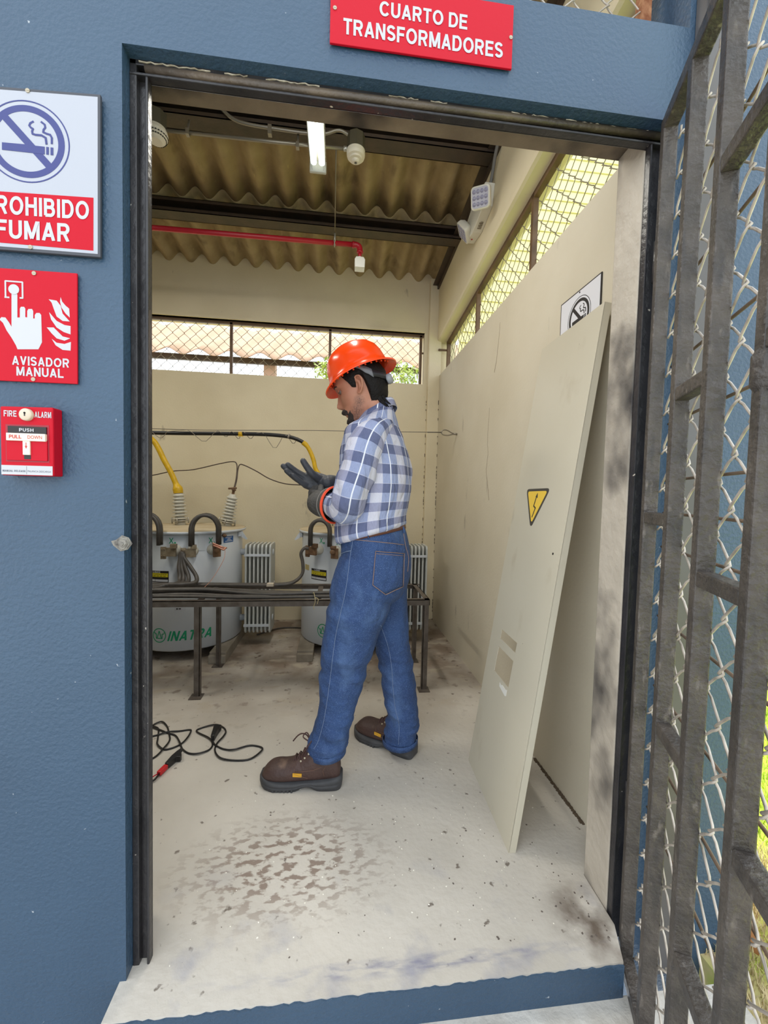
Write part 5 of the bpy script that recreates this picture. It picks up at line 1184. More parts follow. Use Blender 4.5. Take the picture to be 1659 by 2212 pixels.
# neck, trunk, arms, legs (they end inside the clothes)
NB = Vector((0.145, 0.675, 1.43))
limb(body, [HC-HF*0.022-HU*0.050, HC-HF*0.032-HU*0.105, NB], [0.058, 0.057, 0.066], 24)
def ering(c, f, l, a, b, n=48, k=0.0, sq=1.0):
    out = []
    for i in range(n):
        q = 2*PI*i/n; cc, ss = math.cos(q), math.sin(q)
        cc2, ss2 = math.copysign(abs(cc)**sq, cc), math.copysign(abs(ss)**sq, ss)
        p = Vector(c)+f*a*cc2+l*b*ss2; p.z -= k*a*cc2; out.append(p)
    return out
TORSO = [  # z, x, half depth, half width, forward tilt
    (0.985, 0.141, 0.127, 0.155, 0.31), (0.995, 0.140, 0.137, 0.166, 0.30), (1.018, 0.137, 0.140, 0.168, 0.24), (1.050, 0.137, 0.140, 0.168, 0.17), (1.088, 0.142, 0.140, 0.170, 0.10), (1.135, 0.146, 0.140, 0.173, 0.05),
    (1.181, 0.150, 0.140, 0.178, 0.02), (1.230, 0.151, 0.137, 0.184, 0.0), (1.274, 0.150, 0.132, 0.188, 0.0), (1.315, 0.147, 0.125, 0.190, 0.0), (1.348, 0.144, 0.117, 0.190, 0.02), (1.380, 0.139, 0.107, 0.187, 0.05), (1.405, 0.136, 0.098, 0.172, 0.12), (1.424, 0.137, 0.091, 0.146, 0.26), (1.440, 0.139, 0.084, 0.116, 0.42), (1.454, 0.142, 0.077, 0.094, 0.52), (1.468, 0.145, 0.068, 0.078, 0.56)]
body.rings([ering((x, 0.67, z), TF, TL_, a*0.86, b*0.88, 32, k) for z, x, a, b, k in TORSO[:-1]])
body.rings([ering((0.150, 0.67, 0.99), TF, TL_, 0.105, 0.135, 24), ering((0.152, 0.67, 0.90), TF, TL_, 0.115, 0.150, 24), ering((0.148, 0.67, 0.82), TF, TL_, 0.115, 0.150, 24), ering((0.150, 0.67, 0.77), TF, TL_, 0.09, 0.12, 24)])
LLEG = [(0.90, 0.112, 0.605, 0.105), (0.802, 0.100, 0.60, 0.119), (0.729, 0.092, 0.60, 0.120), (0.674, 0.082, 0.60, 0.117), (0.598, 0.060, 0.61, 0.108), (0.524, 0.047, 0.61, 0.102), (0.446, 0.035, 0.62, 0.091), (0.371, 0.025, 0.62, 0.083), (0.316, 0.016, 0.62, 0.074), (0.241, 0.000, 0.62, 0.072), (0.167, -0.022, 0.62, 0.072), (0.119, -0.022, 0.62, 0.069)]
RLEG = [(0.88, 0.205, 0.745, 0.095), (0.79, 0.205, 0.755, 0.098), (0.705, 0.210, 0.76, 0.094), (0.603, 0.225, 0.76, 0.090), (0.522, 0.239, 0.76, 0.084), (0.439, 0.260, 0.76, 0.075), (0.356, 0.275, 0.76, 0.074), (0.273, 0.286, 0.76, 0.073), (0.189, 0.300, 0.76, 0.068), (0.127, 0.297, 0.76, 0.071), (0.060, 0.294, 0.76, 0.074)]
for LG in (LLEG, RLEG):
    limb(body, [(x, y, z) for z, x, y, r in LG[::2]], [r*0.72 for z, x, y, r in LG[::2]][:-1]+[0.034], 18)
LB_O, LB_D = Vector((0.028, 0.603, 0)), Vector((-0.985, 0.11, 0)).normalized()
RB_O, RB_D = Vector((0.352, 0.748, 0)), Vector((-0.777, 0.63, 0)).normalized()
for O_, D_ in ((LB_O, LB_D), (RB_O, RB_D)):
    limb(body, [O_+D_*0.065+Vector((0, 0, 0.13)), O_+D_*0.07+Vector((0, 0, 0.07)), O_+D_*0.16+Vector((0, 0, 0.058)), O_+D_*0.25+Vector((0, 0, 0.05))], [0.030, 0.027, 0.024, 0.018], 14)
# arms
L_SH, L_EL, L_CU, L_WR = Vector((0.1147, 0.5450, 1.3491)), Vector((0.0361, 0.4850, 1.1129)), Vector((-0.0105, 0.6250, 1.1082)), Vector((-0.0550, 0.6750, 1.1133))
R_SH, R_EL, R_WR = Vector((0.150, 0.835, 1.395)), Vector((0.085, 0.925, 1.150)), Vector((-0.0441, 0.7750, 1.1858))
limb(body, [L_SH, (L_SH+L_EL)/2+Vector((0.004, -0.004, 0)), L_EL+Vector((0.004, 0.01, 0.004)), L_CU, L_WR], [0.034, 0.040, 0.038, 0.036, 0.029], 18)
limb(body, [R_SH, (R_SH+R_EL)/2, R_EL, (R_EL+R_WR)/2, R_WR], [0.036, 0.042, 0.040, 0.036, 0.028], 18)
# hands: right one open with the palm towards the viewer, left one pulling at its cuff
R_FING = [  # index, middle, ring, little: knuckle, middle joint, tip
    [(-0.1384, 0.7900, 1.2150), (-0.1749, 0.7850, 1.2352), (-0.2097, 0.7700, 1.2622)], [(-0.1425, 0.7950, 1.2013), (-0.1846, 0.7880, 1.2214), (-0.2285, 0.7700, 1.2558)],
    [(-0.1399, 0.7900, 1.1875), (-0.1750, 0.7720, 1.2055), (-0.2128, 0.7520, 1.2361)], [(-0.1295, 0.7820, 1.1778), (-0.1571, 0.7650, 1.1923), (-0.1859, 0.7480, 1.2177)]]
R_THUMB = [(-0.0753, 0.7700, 1.2044), (-0.1051, 0.7500, 1.2240), (-0.1277, 0.7420, 1.2515), (-0.1446, 0.7380, 1.2772)]
R_PALM = [(-0.0481, 0.7780, 1.1858), (-0.0794, 0.7820, 1.1909), (-0.1150, 0.7900, 1.2000), (-0.1363, 0.7910, 1.1994)]
L_PALM = [(-0.0551, 0.6800, 1.1095), (-0.0746, 0.7050, 1.1141), (-0.0932, 0.7350, 1.1245)]
L_FING = [[(-0.0907, 0.7520, 1.1456), (-0.0825, 0.7720, 1.1731), (-0.0722, 0.8000, 1.1817)], [(-0.0998, 0.7480, 1.1377), (-0.0998, 0.7720, 1.1668), (-0.0903, 0.8060, 1.1853)], [(-0.1050, 0.7440, 1.1222), (-0.1126, 0.7660, 1.1489), (-0.1074, 0.8000, 1.1728)], [(-0.1025, 0.7380, 1.1051), (-0.1136, 0.7580, 1.1237), (-0.1138, 0.7850, 1.1489)]]
L_THUMB = [(-0.0635, 0.7000, 1.1238), (-0.0685, 0.7220, 1.1499), (-0.0716, 0.7420, 1.1729)]
def flat_palm(mb, pts, wv, r0, width):
    """palm slab: three parallel rounded strips side by side"""
    for s in (-1, -0.33, 0.33, 1): limb(mb, [Vector(p)+Vector(wv)*width[i]*s for i, p in enumerate(pts)], [r0]*len(pts), 10)
def hand(mb, palm, pw, fing, thumb, grow):
    flat_palm(mb, palm, pw[0], 0.012+grow, pw[1])
    for i, f in enumerate(fing):
        r = (0.0088, 0.0092, 0.0086, 0.0076)[i]+grow
        b = Vector(palm[-1])+(Vector(f[0])-Vector(palm[-1]))*0.5
        limb(mb, [b, f[0], f[1], f[2]], [r*1.1, r*1.1, r, r*0.86], 10)
    limb(mb, thumb, [0.013+grow, 0.0115+grow, 0.0100+grow, 0.0088+grow][-len(thumb):], 10)
RPW = (Vector((0.10, 0.15, 1.0)).normalized(), [0.020, 0.026, 0.026, 0.018])
LPW = (Vector((-0.25, 0.30, 0.9)).normalized(), [0.020, 0.028, 0.026])
hand(body, R_PALM, RPW, R_FING, R_THUMB, 0.0)
hand(body, L_PALM, LPW, L_FING, L_THUMB, 0.0)
person = remesh(body, 'person', SKIN, 0.0034, 4)
tag(person, 'person in orange helmet, blue plaid shirt and jeans pulling on dark gloves', 'person')

# stubble: a darker shade of the skin along each jaw
def near_mask(c, r):
    def f(t, tc, fac):
        v = t.nodes.new('ShaderNodeVectorMath'); v.operation = 'DISTANCE'; v.inputs[1].default_value = tuple(c); t.links.new(tc.outputs['Object'], v.inputs[0])
        q = t.nodes.new('ShaderNodeMapRange'); q.inputs['From Min'].default_value = r; q.inputs['From Max'].default_value = r*0.3; t.links.new(v.outputs['Value'], q.inputs['Value'])
        m = t.nodes.new('ShaderNodeMath'); m.operation = 'MULTIPLY'; t.links.new(fac, m.inputs[0]); t.links.new(q.outputs['Result'], m.inputs[1]); return m.outputs[0]
    return f
for a_, z_, r_ in ((52, -0.100, 0.036), (70, -0.078, 0.032), (82, -0.050, 0.026), (-52, -0.100, 0.036), (-70, -0.078, 0.032)):
    mix_layer(SKIN, lin(88, 60, 50), 210, 0.22, 0.75, 3, mask=near_mask(head_pt(math.radians(a_), z_), r_))
# face: eyes, brows, moustache, beard
def face_patch(name, m, p0, p1, z0, z1, off, nu=18, nv=8, edge=None, amp=0.0, seed=0):
    q = random.Random(seed); mb = MB(); top, bot = [], []
    for layer in (off, -0.003):
        for j in range(nv+1):
            for i in range(nu+1):
                u, v = i/nu, j/nv
                a0, a1, b0, b1 = p0, p1, z0, z1
                if edge: a0, a1, b0, b1 = edge(u, v)
                ph = a0+(a1-a0)*u; z = b0+(b1-b0)*v
                fall = min(1, 4*min(u, 1-u, v, 1-v)+0.15)
                top.append(head_pt(ph, z, layer*fall+amp*q.uniform(-1, 1)*(layer > 0) if layer > 0 else layer))
    m_ = nu+1; n_ = (nu+1)*(nv+1); fs = []
    for j in range(nv):
        for i in range(nu):
            a = j*m_+i; fs += [(a, a+1, a+m_+1, a+m_), (n_+a, n_+a+m_, n_+a+m_+1, n_+a+1)]
    for i in range(nu): fs += [(i, n_+i, n_+i+1, i+1), (nv*m_+i, nv*m_+i+1, n_+nv*m_+i+1, n_+nv*m_+i)]
    for j in range(nv): fs += [(j*m_, (j+1)*m_, n_+(j+1)*m_, n_+j*m_), (j*m_+nu, n_+j*m_+nu, n_+(j+1)*m_+nu, (j+1)*m_+nu)]
    mb.add(top, fs, 0, True); return mb.build(name, m, person)
R = math.radians
face_patch('moustache', BEARD, R(-26), R(26), -0.062, -0.048, 0.0095, 30, 7, lambda u, v: (R(-34), R(34), -0.0655-0.018*(2*abs(u-.5))**2, -0.0470-0.014*(2*abs(u-.5))**2), 0.0012, 1)
face_patch('beard', BEARD, R(-40), R(40), -0.122, -0.080, 0.0095, 30, 10, lambda u, v: (R(-48), R(48), -0.124+0.010*(2*abs(u-.5))**2, -0.087+0.020*(2*abs(u-.5))**2), 0.0014, 2)
for s in (1, -1):
    face_patch('eyebrow', BEARD, R(10)*s, R(32)*s, 0.034, 0.041, 0.003, 14, 4, lambda u, v, s=s: (R(11)*s, R(36)*s, 0.0345+0.006*u-0.008*u*u, 0.041+0.006*u-0.010*u*u), 0.0006, 5)
    c = HC+HF*0.0695+HL*s*0.032+HU*0.017
    e = MB(); e.lathe([(0.0118*math.cos(R(a)), 0.0118*math.sin(R(a))) for a in range(-90, 91, 12)], c, HF, 20); ey = e.build('eye', mat('eye_white', lin(104, 86, 78), 0.3), person)
    e = MB(); e.lathe([(0.0052, 0.0109), (0.0035, 0.0119), (0, 0.0123)], c, (HF-HU*0.35).normalized(), 16); e.build('iris', mat('dark_iris', lin(28, 20, 16), 0.2), ey)
    e = MB(); ax_ = HL
    rings_ = []
    for i in range(7):
        el = R(-16+i*17)
        rings_.append([c+(HF*math.cos(el)*math.cos(az)+HL*math.sin(az)+HU*math.sin(el)*math.cos(az))*0.0130 for az in [R(-70+140*k/12) for k in range(13)]])
    e.add([p for r in rings_ for p in r], [(i*13+k, i*13+k+1, (i+1)*13+k+1, (i+1)*13+k) for i in range(6) for k in range(12)], 0, True)
    e.build('eyelid', SKIN, person)

# hair: a shell over the sides and back of the skull with a flick at the nape
def hair_edge(u, v):
    ph = R(62)+(R(298)-R(62))*u; d = abs(u-.5)*2
    zl = lerp_tab([(0, -0.102), (0.40, -0.092), (0.58, -0.070), (0.66, 0.030), (0.76, 0.036), (0.80, 0.0), (0.86, 0.004), (0.93, 0.038), (1.0, 0.060)], d)
    return (R(62), R(298), zl, 0.118)
face_patch('hair', HAIR, 0, 0, 0, 0, 0.018, 90, 24, hair_edge, 0.0012, 8)
nb = HC-HF*0.075-HU*0.075
mb = MB()
for k in range(22):
    q = random.Random(k); ph = R(180+q.uniform(-55, 55)); p = head_pt(ph, q.uniform(-0.085, -0.055), 0.008); d = (p-HC); d.z = 0; d.normalize()
    limb(mb, [p+HU*0.03, p, p-HU*0.022+d*0.010, p-HU*0.036+d*0.024], [0.008, 0.0085, 0.006, 0.0018], 6)
mb.build('nape_hair', HAIR, person)

# ---- hard hat
PB = R(24.5); AHH = R(12)
KF = Vector((-math.cos(AHH)*math.cos(PB), math.sin(AHH)*math.cos(PB), -math.sin(PB))); KU = Vector((-math.cos(AHH)*math.sin(PB), math.sin(AHH)*math.sin(PB), math.cos(PB)))
KL = KU.cross(KF); KL = KL if KL.y < 0 else -KL
KC = Vector((0.0764, 0.6720, 1.6158))
hat = empty('hard_hat', (0, 0, 0)); hat.parent = person
def hat_ring(a, b, h, n=72, droop=0.0):
    out = []
    for k in range(n):
        q = 2*PI*k/n; c, s_ = math.cos(q), math.sin(q)
        out.append(KC+KF*a*c*0.955+KL*b*s_*0.955+KU*(h*0.97-droop*(c*c)*(1 if c > 0 else 0.3)))
    return out
prof = [(0.160, 0.142, -0.010, 0.014), (0.161, 0.143, -0.004, 0.014), (0.152, 0.134, -0.001, 0.010), (0.138, 0.121, 0.005, 0.004), (0.129, 0.113, 0.012, 0), (0.126, 0.110, 0.030, 0), (0.121, 0.105, 0.060, 0), (0.110, 0.094, 0.088, 0), (0.089, 0.074, 0.112, 0), (0.058, 0.047, 0.128, 0), (0.028, 0.022, 0.134, 0), (0.002, 0.002, 0.1355, 0)]
inner = [(0.002, 0.002, 0.132, 0), (0.056, 0.045, 0.124, 0), (0.086, 0.071, 0.108, 0), (0.107, 0.091, 0.085, 0), (0.118, 0.102, 0.058, 0), (0.123, 0.107, 0.028, 0), (0.126, 0.110, 0.008, 0), (0.136, 0.119, 0.001, 0.004), (0.151, 0.133, -0.006, 0.010), (0.160, 0.142, -0.010, 0.014)]
mb = MB(); mb.rings([hat_ring(a, b, h, droop=d) for a, b, h, d in prof+inner], cap=False)
# ridge over the crown and a bead round the brim line
mb.tube([KC+KF*0.118*math.cos(a)*0.98+KU*(0.012+0.1215*math.sin(a)**0.9) for a in [PI*k/24 for k in range(1, 24)]], 0.006, 8)
mb.build('shell', HELM, hat)
mb = MB(); 
mb.tube([KC+KF*0.125*math.cos(a)+KL*0.110*math.sin(a)+KU*0.007 for a in [2*PI*k/60 for k in range(60)]], 0.0035, 6, closed=True)
for k in range(14):
    a = R(20+k*11); p = KC+KF*0.127*math.cos(a)+KL*0.112*math.sin(a)-KU*0.002; mb.tube([p, p-KU*0.006], 0.0035, 6)
mb.build('rim_bead', HELM, hat)
def strip(name, m, phs, zf, half, off, th=0.003):
    mb = MB(); vs = []
    for o_ in (off, off+th):
        for ph in phs:
            z = zf(math.degrees(ph)); vs += [head_pt(ph, z-half, o_), head_pt(ph, z+half, o_)]
    n = len(phs); fs = []
    for L in (0, 1):
        for i in range(n-1): a = L*2*n+2*i; fs.append((a, a+1, a+3, a+2))
    for i in range(n-1): fs += [(2*i, 2*i+2, 2*n+2*i+2, 2*n+2*i), (2*i+1, 2*n+2*i+1, 2*n+2*i+3, 2*i+3)]
    fs += [(0, 2*n, 2*n+1, 1), (2*n-2, 2*n-1, 4*n-1, 4*n-2)]
    mb.add(vs, fs, 0, True); return mb.build(name, m, hat)
zband = lambda d: lerp_tab([(88, 0.088), (98, 0.070), (110, 0.042), (124, 0.020), (145, 0.010), (180, 0.002)], d if d <= 180 else 360-d)
BAND = mat('headband_grey', lin(112, 114, 120), 0.5); BANDK = mat('headband_black', lin(34, 34, 38), 0.5)
strip('headband', BAND, [R(88+k*2) for k in range(18)], zband, 0.015, 0.021); strip('headband', BAND, [R(272-k*2) for k in range(18)], zband, 0.015, 0.021)
strip('rear_band', BANDK, [R(120+k*4) for k in range(31)], zband, 0.011, 0.0205)
kp = head_pt(R(168), -0.002, 0.024); kd = (kp-HC); kd = (kd-HU*kd.dot(HU)).normalized()
MB().lathe([(0, -0.004), (0.018, -0.004), (0.020, 0.0), (0.020, 0.012), (0.016, 0.016), (0, 0.016)], kp, kd, 20).build('adjusting_knob', mat('knob_grey', lin(150, 152, 158), 0.4), hat)
MB().rings([[head_pt(R(a), z, 0.013) for a in range(116, 245, 8)] for z in (0.02, 0.045, 0.07, 0.095)], cap=False).build('nape_cap', mat('dark_mesh_cap', lin(38, 33, 32), 0.8), hat)

# ---- shirt
def uv_mesh(name, parts, m, parent, bevel=0):
    """parts: (rings, u scale, u0, v list) lofted with cloth coordinates in metres; ends left open"""
    verts, faces, uvs = [], [], []
    for rings_, us, u0, vl in parts:
        o = len(verts); n = len(rings_[0]); verts += [tuple(p) for r in rings_ for p in r]
        for i in range(len(rings_)-1):
            for k in range(n):
                faces.append((o+i*n+k, o+i*n+(k+1) % n, o+(i+1)*n+(k+1) % n, o+(i+1)*n+k))
                uvs.append([(u0+us*k/n, vl[i]), (u0+us*(k+1)/n, vl[i]), (u0+us*(k+1)/n, vl[i+1]), (u0+us*k/n, vl[i+1])])
    me = bpy.data.meshes.new(name); inv = parent_world(parent).inverted()
    me.from_pydata([tuple(inv @ Vector(v)) for v in verts], [], faces); me.materials.append(m)
    lay = me.uv_layers.new(name='cloth'); i = 0
    for p, q in zip(me.polygons, uvs):
        for li, c in zip(p.loop_indices, q): lay.data[li].uv = c
    me.polygons.foreach_set('use_smooth', [True]*len(faces))
    o = bpy.data.objects.new(name, me); COL.objects.link(o); o.parent = parent
    so = o.modifiers.new('thick', 'SOLIDIFY'); so.thickness = 0.0018; so.offset = 0
    return o
def crumple(rings_, amp, sc, seed):
    out = []
    for r in rings_:
        c = sum((Vector(p) for p in r), Vector())/len(r); q = []
        for p in r:
            p = Vector(p); d = (p-c); L = d.length
            n_ = noise.noise(Vector((p.x*sc[0], p.y*sc[1], p.z*sc[2]))+Vector((seed, 0, 0)))+0.5*noise.noise(Vector((p.x*sc[0], p.y*sc[1], p.z*sc[2]))*2.1+Vector((0, seed, 0)))
            q.append(c+d*(1+amp*n_/max(L, 0.03)))
        out.append(q)
    return out
def dense(tab, m):
    """smooth in-between rows of a table of numbers"""
    V = [Vector(r+(0,)*0) if len(r) <= 4 else r for r in tab]; out = []
    for i in range(len(tab)-1):
        p0, p1, p2, p3 = tab[max(i-1, 0)], tab[i], tab[i+1], tab[min(i+2, len(tab)-1)]
        for k in range(m):
            t = k/m; out.append(tuple(0.5*((2*b)+(c-a)*t+(2*a-5*b+4*c-d)*t*t+(3*b-a-3*c+d)*t**3) for a, b, c, d in zip(p0, p1, p2, p3)))
    out.append(tab[-1]); return out
TD = dense(TORSO, 3)
tr = crumple([ering((x, 0.67, z), TF, TL_, a, b, 72, k, 0.90) for z, x, a, b, k in TD], 0.009, (11, 11, 8), 3.0)
def sleeve(axis, radii, m=5, flat=1.0, seed=1.0, n=40, side=None):
    P = cat_rom(axis, m); N = len(P); rings_ = []; vl = [0.0]; ref = Vector(side) if side else TF
    for i, p in enumerate(P):
        t = (P[min(i+1, N-1)]-P[max(i-1, 0)]).normalized(); a = (ref-t*ref.dot(t)).normalized(); ref = a; b = t.cross(a)
        f = i/m; k = min(int(f), len(radii)-2); r = radii[k]+(radii[k+1]-radii[k])*(f-k)
        rings_.append([p+a*r*math.cos(2*PI*q/n)+b*r*flat*math.sin(2*PI*q/n) for q in range(n)])
        if i: vl.append(vl[-1]+(P[i]-P[i-1]).length)
    return crumple(rings_, 0.007, (18, 18, 16), seed), vl
sl, slv = sleeve([(0.1746, 0.6000, 1.4151), (0.1240, 0.5400, 1.3725), (0.0922, 0.5050, 1.3182), (0.0700, 0.4920, 1.2339), (0.0452, 0.4880, 1.1558), (0.0367, 0.5050, 1.1090), (0.0209, 0.5450, 1.0973), (0.0021, 0.5920, 1.1023), (-0.0141, 0.6320, 1.1061)], [0.040, 0.057, 0.065, 0.066, 0.063, 0.060, 0.058, 0.055, 0.050], seed=2.0)
sr_, srv = sleeve([(0.165, 0.77, 1.41), (0.155, 0.825, 1.40), (0.13, 0.87, 1.33), (0.105, 0.905, 1.22), (0.085, 0.915, 1.150), (0.05, 0.885, 1.155), (0.015, 0.84, 1.165)], [0.060, 0.074, 0.072, 0.068, 0.062, 0.056, 0.048], seed=5.0)
vt = [r[0] for r in TD]
uv_mesh('shirt', [(tr, 1.02, 0.035, vt), (sl, 0.40, 0.145, [0.02-v for v in slv]), (sr_, 0.46, 0.0, [0.02-v for v in srv])], PLAID, person)
# collar: stand and turned-down fall
def cring(z, a, b, x, k): return ering((x, 0.675, z), TF, TL_, a, b, 48, k)
col_r = [cring(1.450, 0.074, 0.084, 0.143, 0.58), cring(1.470, 0.066, 0.072, 0.145, 0.60), cring(1.486, 0.063, 0.068, 0.146, 0.60), cring(1.492, 0.066, 0.071, 0.146, 0.60), cring(1.485, 0.070, 0.078, 0.146, 0.60), cring(1.468, 0.077, 0.090, 0.145, 0.58), cring(1.452, 0.084, 0.102, 0.144, 0.55)]
uv_mesh('collar', [(col_r, 0.45, 0.02, [0, 0.024, 0.044, 0.052, 0.064, 0.088, 0.108])], PLAID, person)

# ---- jeans
jb = MB()
PELV = [(0.935, 0.150, 0.128, 0.158), (0.985, 0.144, 0.126, 0.158), (0.956, 0.151, 0.132, 0.164)]
pel = [(1.004, 0.141, 0.126, 0.155, 0.24), (0.985, 0.144, 0.128, 0.160, 0.24), (0.956, 0.151, 0.131, 0.166, 0.20), (0.90, 0.158, 0.138, 0.176, 0.10), (0.843, 0.157, 0.144, 0.183, 0.04), (0.79, 0.148, 0.142, 0.184, 0.0), (0.745, 0.142, 0.126, 0.172, 0.0), (0.715, 0.145, 0.09, 0.13, 0.0)]
jb.rings([ering((x, 0.67, z), TF, TL_, a, b, 48, k) for z, x, a, b, k in dense(pel, 3)])
def leg_rings(tab, seed, folds):
    T = dense(tab, 8); out = []
    for z, x, y, r in T:
        ring_ = []
        for k in range(40):
            q = 2*PI*k/40; rr = r
            for zc_, amp, wd, ph in folds:
                rr += amp*math.exp(-((z-zc_-0.012*math.sin(q+ph))/wd)**2)*(0.6+0.4*math.sin(q*2+ph))
            p = Vector((x+rr*math.cos(q), y+rr*0.92*math.sin(q), z))
            n_ = noise.noise(Vector((p.x*10+seed, p.y*10, p.z*6)))*0.004
            ring_.append(Vector((x+(rr+n_)*math.cos(q), y+(rr+n_)*0.92*math.sin(q), z)))
        out.append(ring_)
    return out
jb.rings(leg_rings(LLEG, 1.0, [(0.175, 0.010, 0.012, 0.5), (0.146, 0.012, 0.010, 2.0), (0.210, 0.008, 0.014, 4.0), (0.25, 0.006, 0.012, 2.5), (0.47, -0.008, 0.018, 1.0), (0.43, 0.007, 0.016, 3.0), (0.52, 0.006, 0.014, 5.0), (0.74, -0.007, 0.016, 2.0), (0.70, 0.006, 0.016, 0.5)]))
jb.rings(leg_rings(RLEG, 4.0, [(0.12, 0.011, 0.011, 1.5), (0.155, 0.011, 0.011, 3.0), (0.20, 0.010, 0.014, 5.0), (0.245, 0.007, 0.012, 0.5), (0.41, 0.009, 0.014, 1.0), (0.37, -0.007, 0.013, 2.5), (0.45, 0.008, 0.012, 4), (0.50, -0.006, 0.014, 2), (0.32, 0.005, 0.014, 0)]))
jeans = remesh(jb, 'jeans', DENIM, 0.005, 3, person)
NRM = [v.normal.copy() for v in jeans.data.vertices]
for v, vn in zip(jeans.data.vertices, NRM):
    z = v.co.z; q = Vector((v.co.x*7, v.co.y*7, z*24+v.co.x*14))
    a = lerp_tab([(0.0, 0.0045), (0.25, 0.0045), (0.33, 0.0016), (0.42, 0.0032), (0.52, 0.0028), (0.62, 0.0012), (0.72, 0.0022), (0.80, 0.0020), (0.88, 0.0010), (0.93, 0.0)], z)
    v.co += vn*a*(noise.noise(q)+0.6*noise.noise(q*1.9+Vector((5, 1, 2))))
JT = BVHTree.FromPolygons([tuple(v.co) for v in jeans.data.vertices], [list(p.vertices) for p in jeans.data.polygons])
EYE = Vector((0, -0.95, 1.15))
def drape(p, off=0.0012):
    """nearest point of the jeans' near side to a point in front of them"""
    d = (Vector(p)-EYE).normalized(); h = JT.ray_cast(EYE, d)
    return (h[0]+h[1]*off) if h[0] is not None else Vector(p)
def seam(name, pts, r, m, parent, n=8, off=0.001, dash=None):
    mb = MB(); P = [drape(p, off) for p in cat_rom(pts, n)]
    if dash:
        for i in range(0, len(P)-dash, dash+1): mb.tube(P[i:i+dash+1], r, 5)
    else: mb.tube(P, r, 6)
    return mb.build(name, m, parent)
SE = [(0.0609, 0.5500, 0.9872), (0.0503, 0.5500, 0.9177), (0.0431, 0.5500, 0.8479), (0.0341, 0.5500, 0.7779), (0.0184, 0.5500, 0.6990), (0.0026, 0.5500, 0.6200), (-0.0078, 0.5500, 0.5317), (-0.0166, 0.5500, 0.4431), (-0.0271, 0.5500, 0.3543), (-0.0396, 0.5500, 0.2741), (-0.0559, 0.5500, 0.2119), (-0.0726, 0.5500, 0.1803)]
seam('side_seam', SE, 0.0011, STITCH, jeans)
seam('side_seam', [(0.1889, 0.7200, 0.5967), (0.2227, 0.7200, 0.5065), (0.2409, 0.7200, 0.4158), (0.2492, 0.7200, 0.3249), (0.2615, 0.7200, 0.2332), (0.2795, 0.7200, 0.1612), (0.2798, 0.7200, 0.0731)], 0.0011, STITCH, jeans)
seam('yoke_seam', [(0.0663, 0.5500, 0.9769), (0.1236, 0.5500, 0.9723), (0.1938, 0.5500, 0.9660), (0.2505, 0.5500, 0.9596)], 0.0014, STITCHB, jeans)
seam('seat_seam', [(0.2525, 0.5800, 1.0042), (0.2629, 0.5800, 0.9504), (0.2751, 0.5800, 0.9055), (0.2729, 0.5800, 0.8512)], 0.0014, STITCHB, jeans)
seam('front_pocket_seam', [(0.0176, 0.5600, 0.9229), (0.0347, 0.5600, 0.9300), (0.0520, 0.5600, 0.9336)], 0.0018, STITCH, jeans)
# back pocket as a draped patch of cloth with its stitching
pk = [(0.1427, 0.5400, 0.9355), (0.2480, 0.5400, 0.9275), (0.2477, 0.5400, 0.8043), (0.1833, 0.5400, 0.7745), (0.1352, 0.5400, 0.8098)]
mb = MB(); nu, nv = 14, 16; A, B, C_, D2, E2 = [Vector(p) for p in pk]
vs = []
for L in (0.0042, -0.002):
    for j in range(nv+1):
        v = j/nv
        for i in range(nu+1):
            u = i/nu; l_ = A.lerp(E2, v); r_ = B.lerp(C_, v); p = l_.lerp(r_, u)
            mid = E2.lerp(C_, 0.5); tip = (D2-mid)*(v**2)*(1-abs(2*u-0.95))
            vs.append(drape(p+tip, L))
m_ = nu+1; n_ = m_*(nv+1); fs = [(j*m_+i, j*m_+i+1, (j+1)*m_+i+1, (j+1)*m_+i) for j in range(nv) for i in range(nu)]
fs += [(i, n_+i, n_+i+1, i+1) for i in range(nu)]+[(nv*m_+i, nv*m_+i+1, n_+nv*m_+i+1, n_+nv*m_+i) for i in range(nu)]
fs += [(j*m_, (j+1)*m_, n_+(j+1)*m_, n_+j*m_) for j in range(nv)]+[(j*m_+nu, n_+j*m_+nu, n_+(j+1)*m_+nu, (j+1)*m_+nu) for j in range(nv)]
mb.add(vs, fs, 0, True); mb.build('back_pocket', DENIM, jeans)
mb = MB(); ring_ = [Vector(p) for p in pk]
for a, b in zip(ring_, ring_[1:]+ring_[:1]): mb.tube([drape(a.lerp(b, t/8), 0.0052) for t in range(9)], 0.0014, 5)
mb.tube([drape(ring_[0].lerp(ring_[4], 0.07).lerp(ring_[1].lerp(ring_[2], 0.07), t/8), 0.005) for t in range(9)], 0.001, 5)
mb.build('pocket_stitching', STITCHB, jeans)
# turned hems with their stitching
for tab, nm in ((LLEG, 'left'), (RLEG, 'right')):
    z, x, y, r = tab[-1]
    mb = MB(); H_ = []
    for dz, dr in ((-0.004, 0.001), (-0.005, 0.004), (0.016, 0.0045), (0.018, 0.002)):
        H_.append([(x+(r+dr+0.002*math.sin(3*q))*math.cos(q), y+(r*0.92+dr+0.002*math.sin(3*q))*math.sin(q), z+dz+0.004*math.cos(q)) for q in [2*PI*k/40 for k in range(40)]])
    mb.rings(H_, cap=False); mb.build('hem', DENIM, jeans)
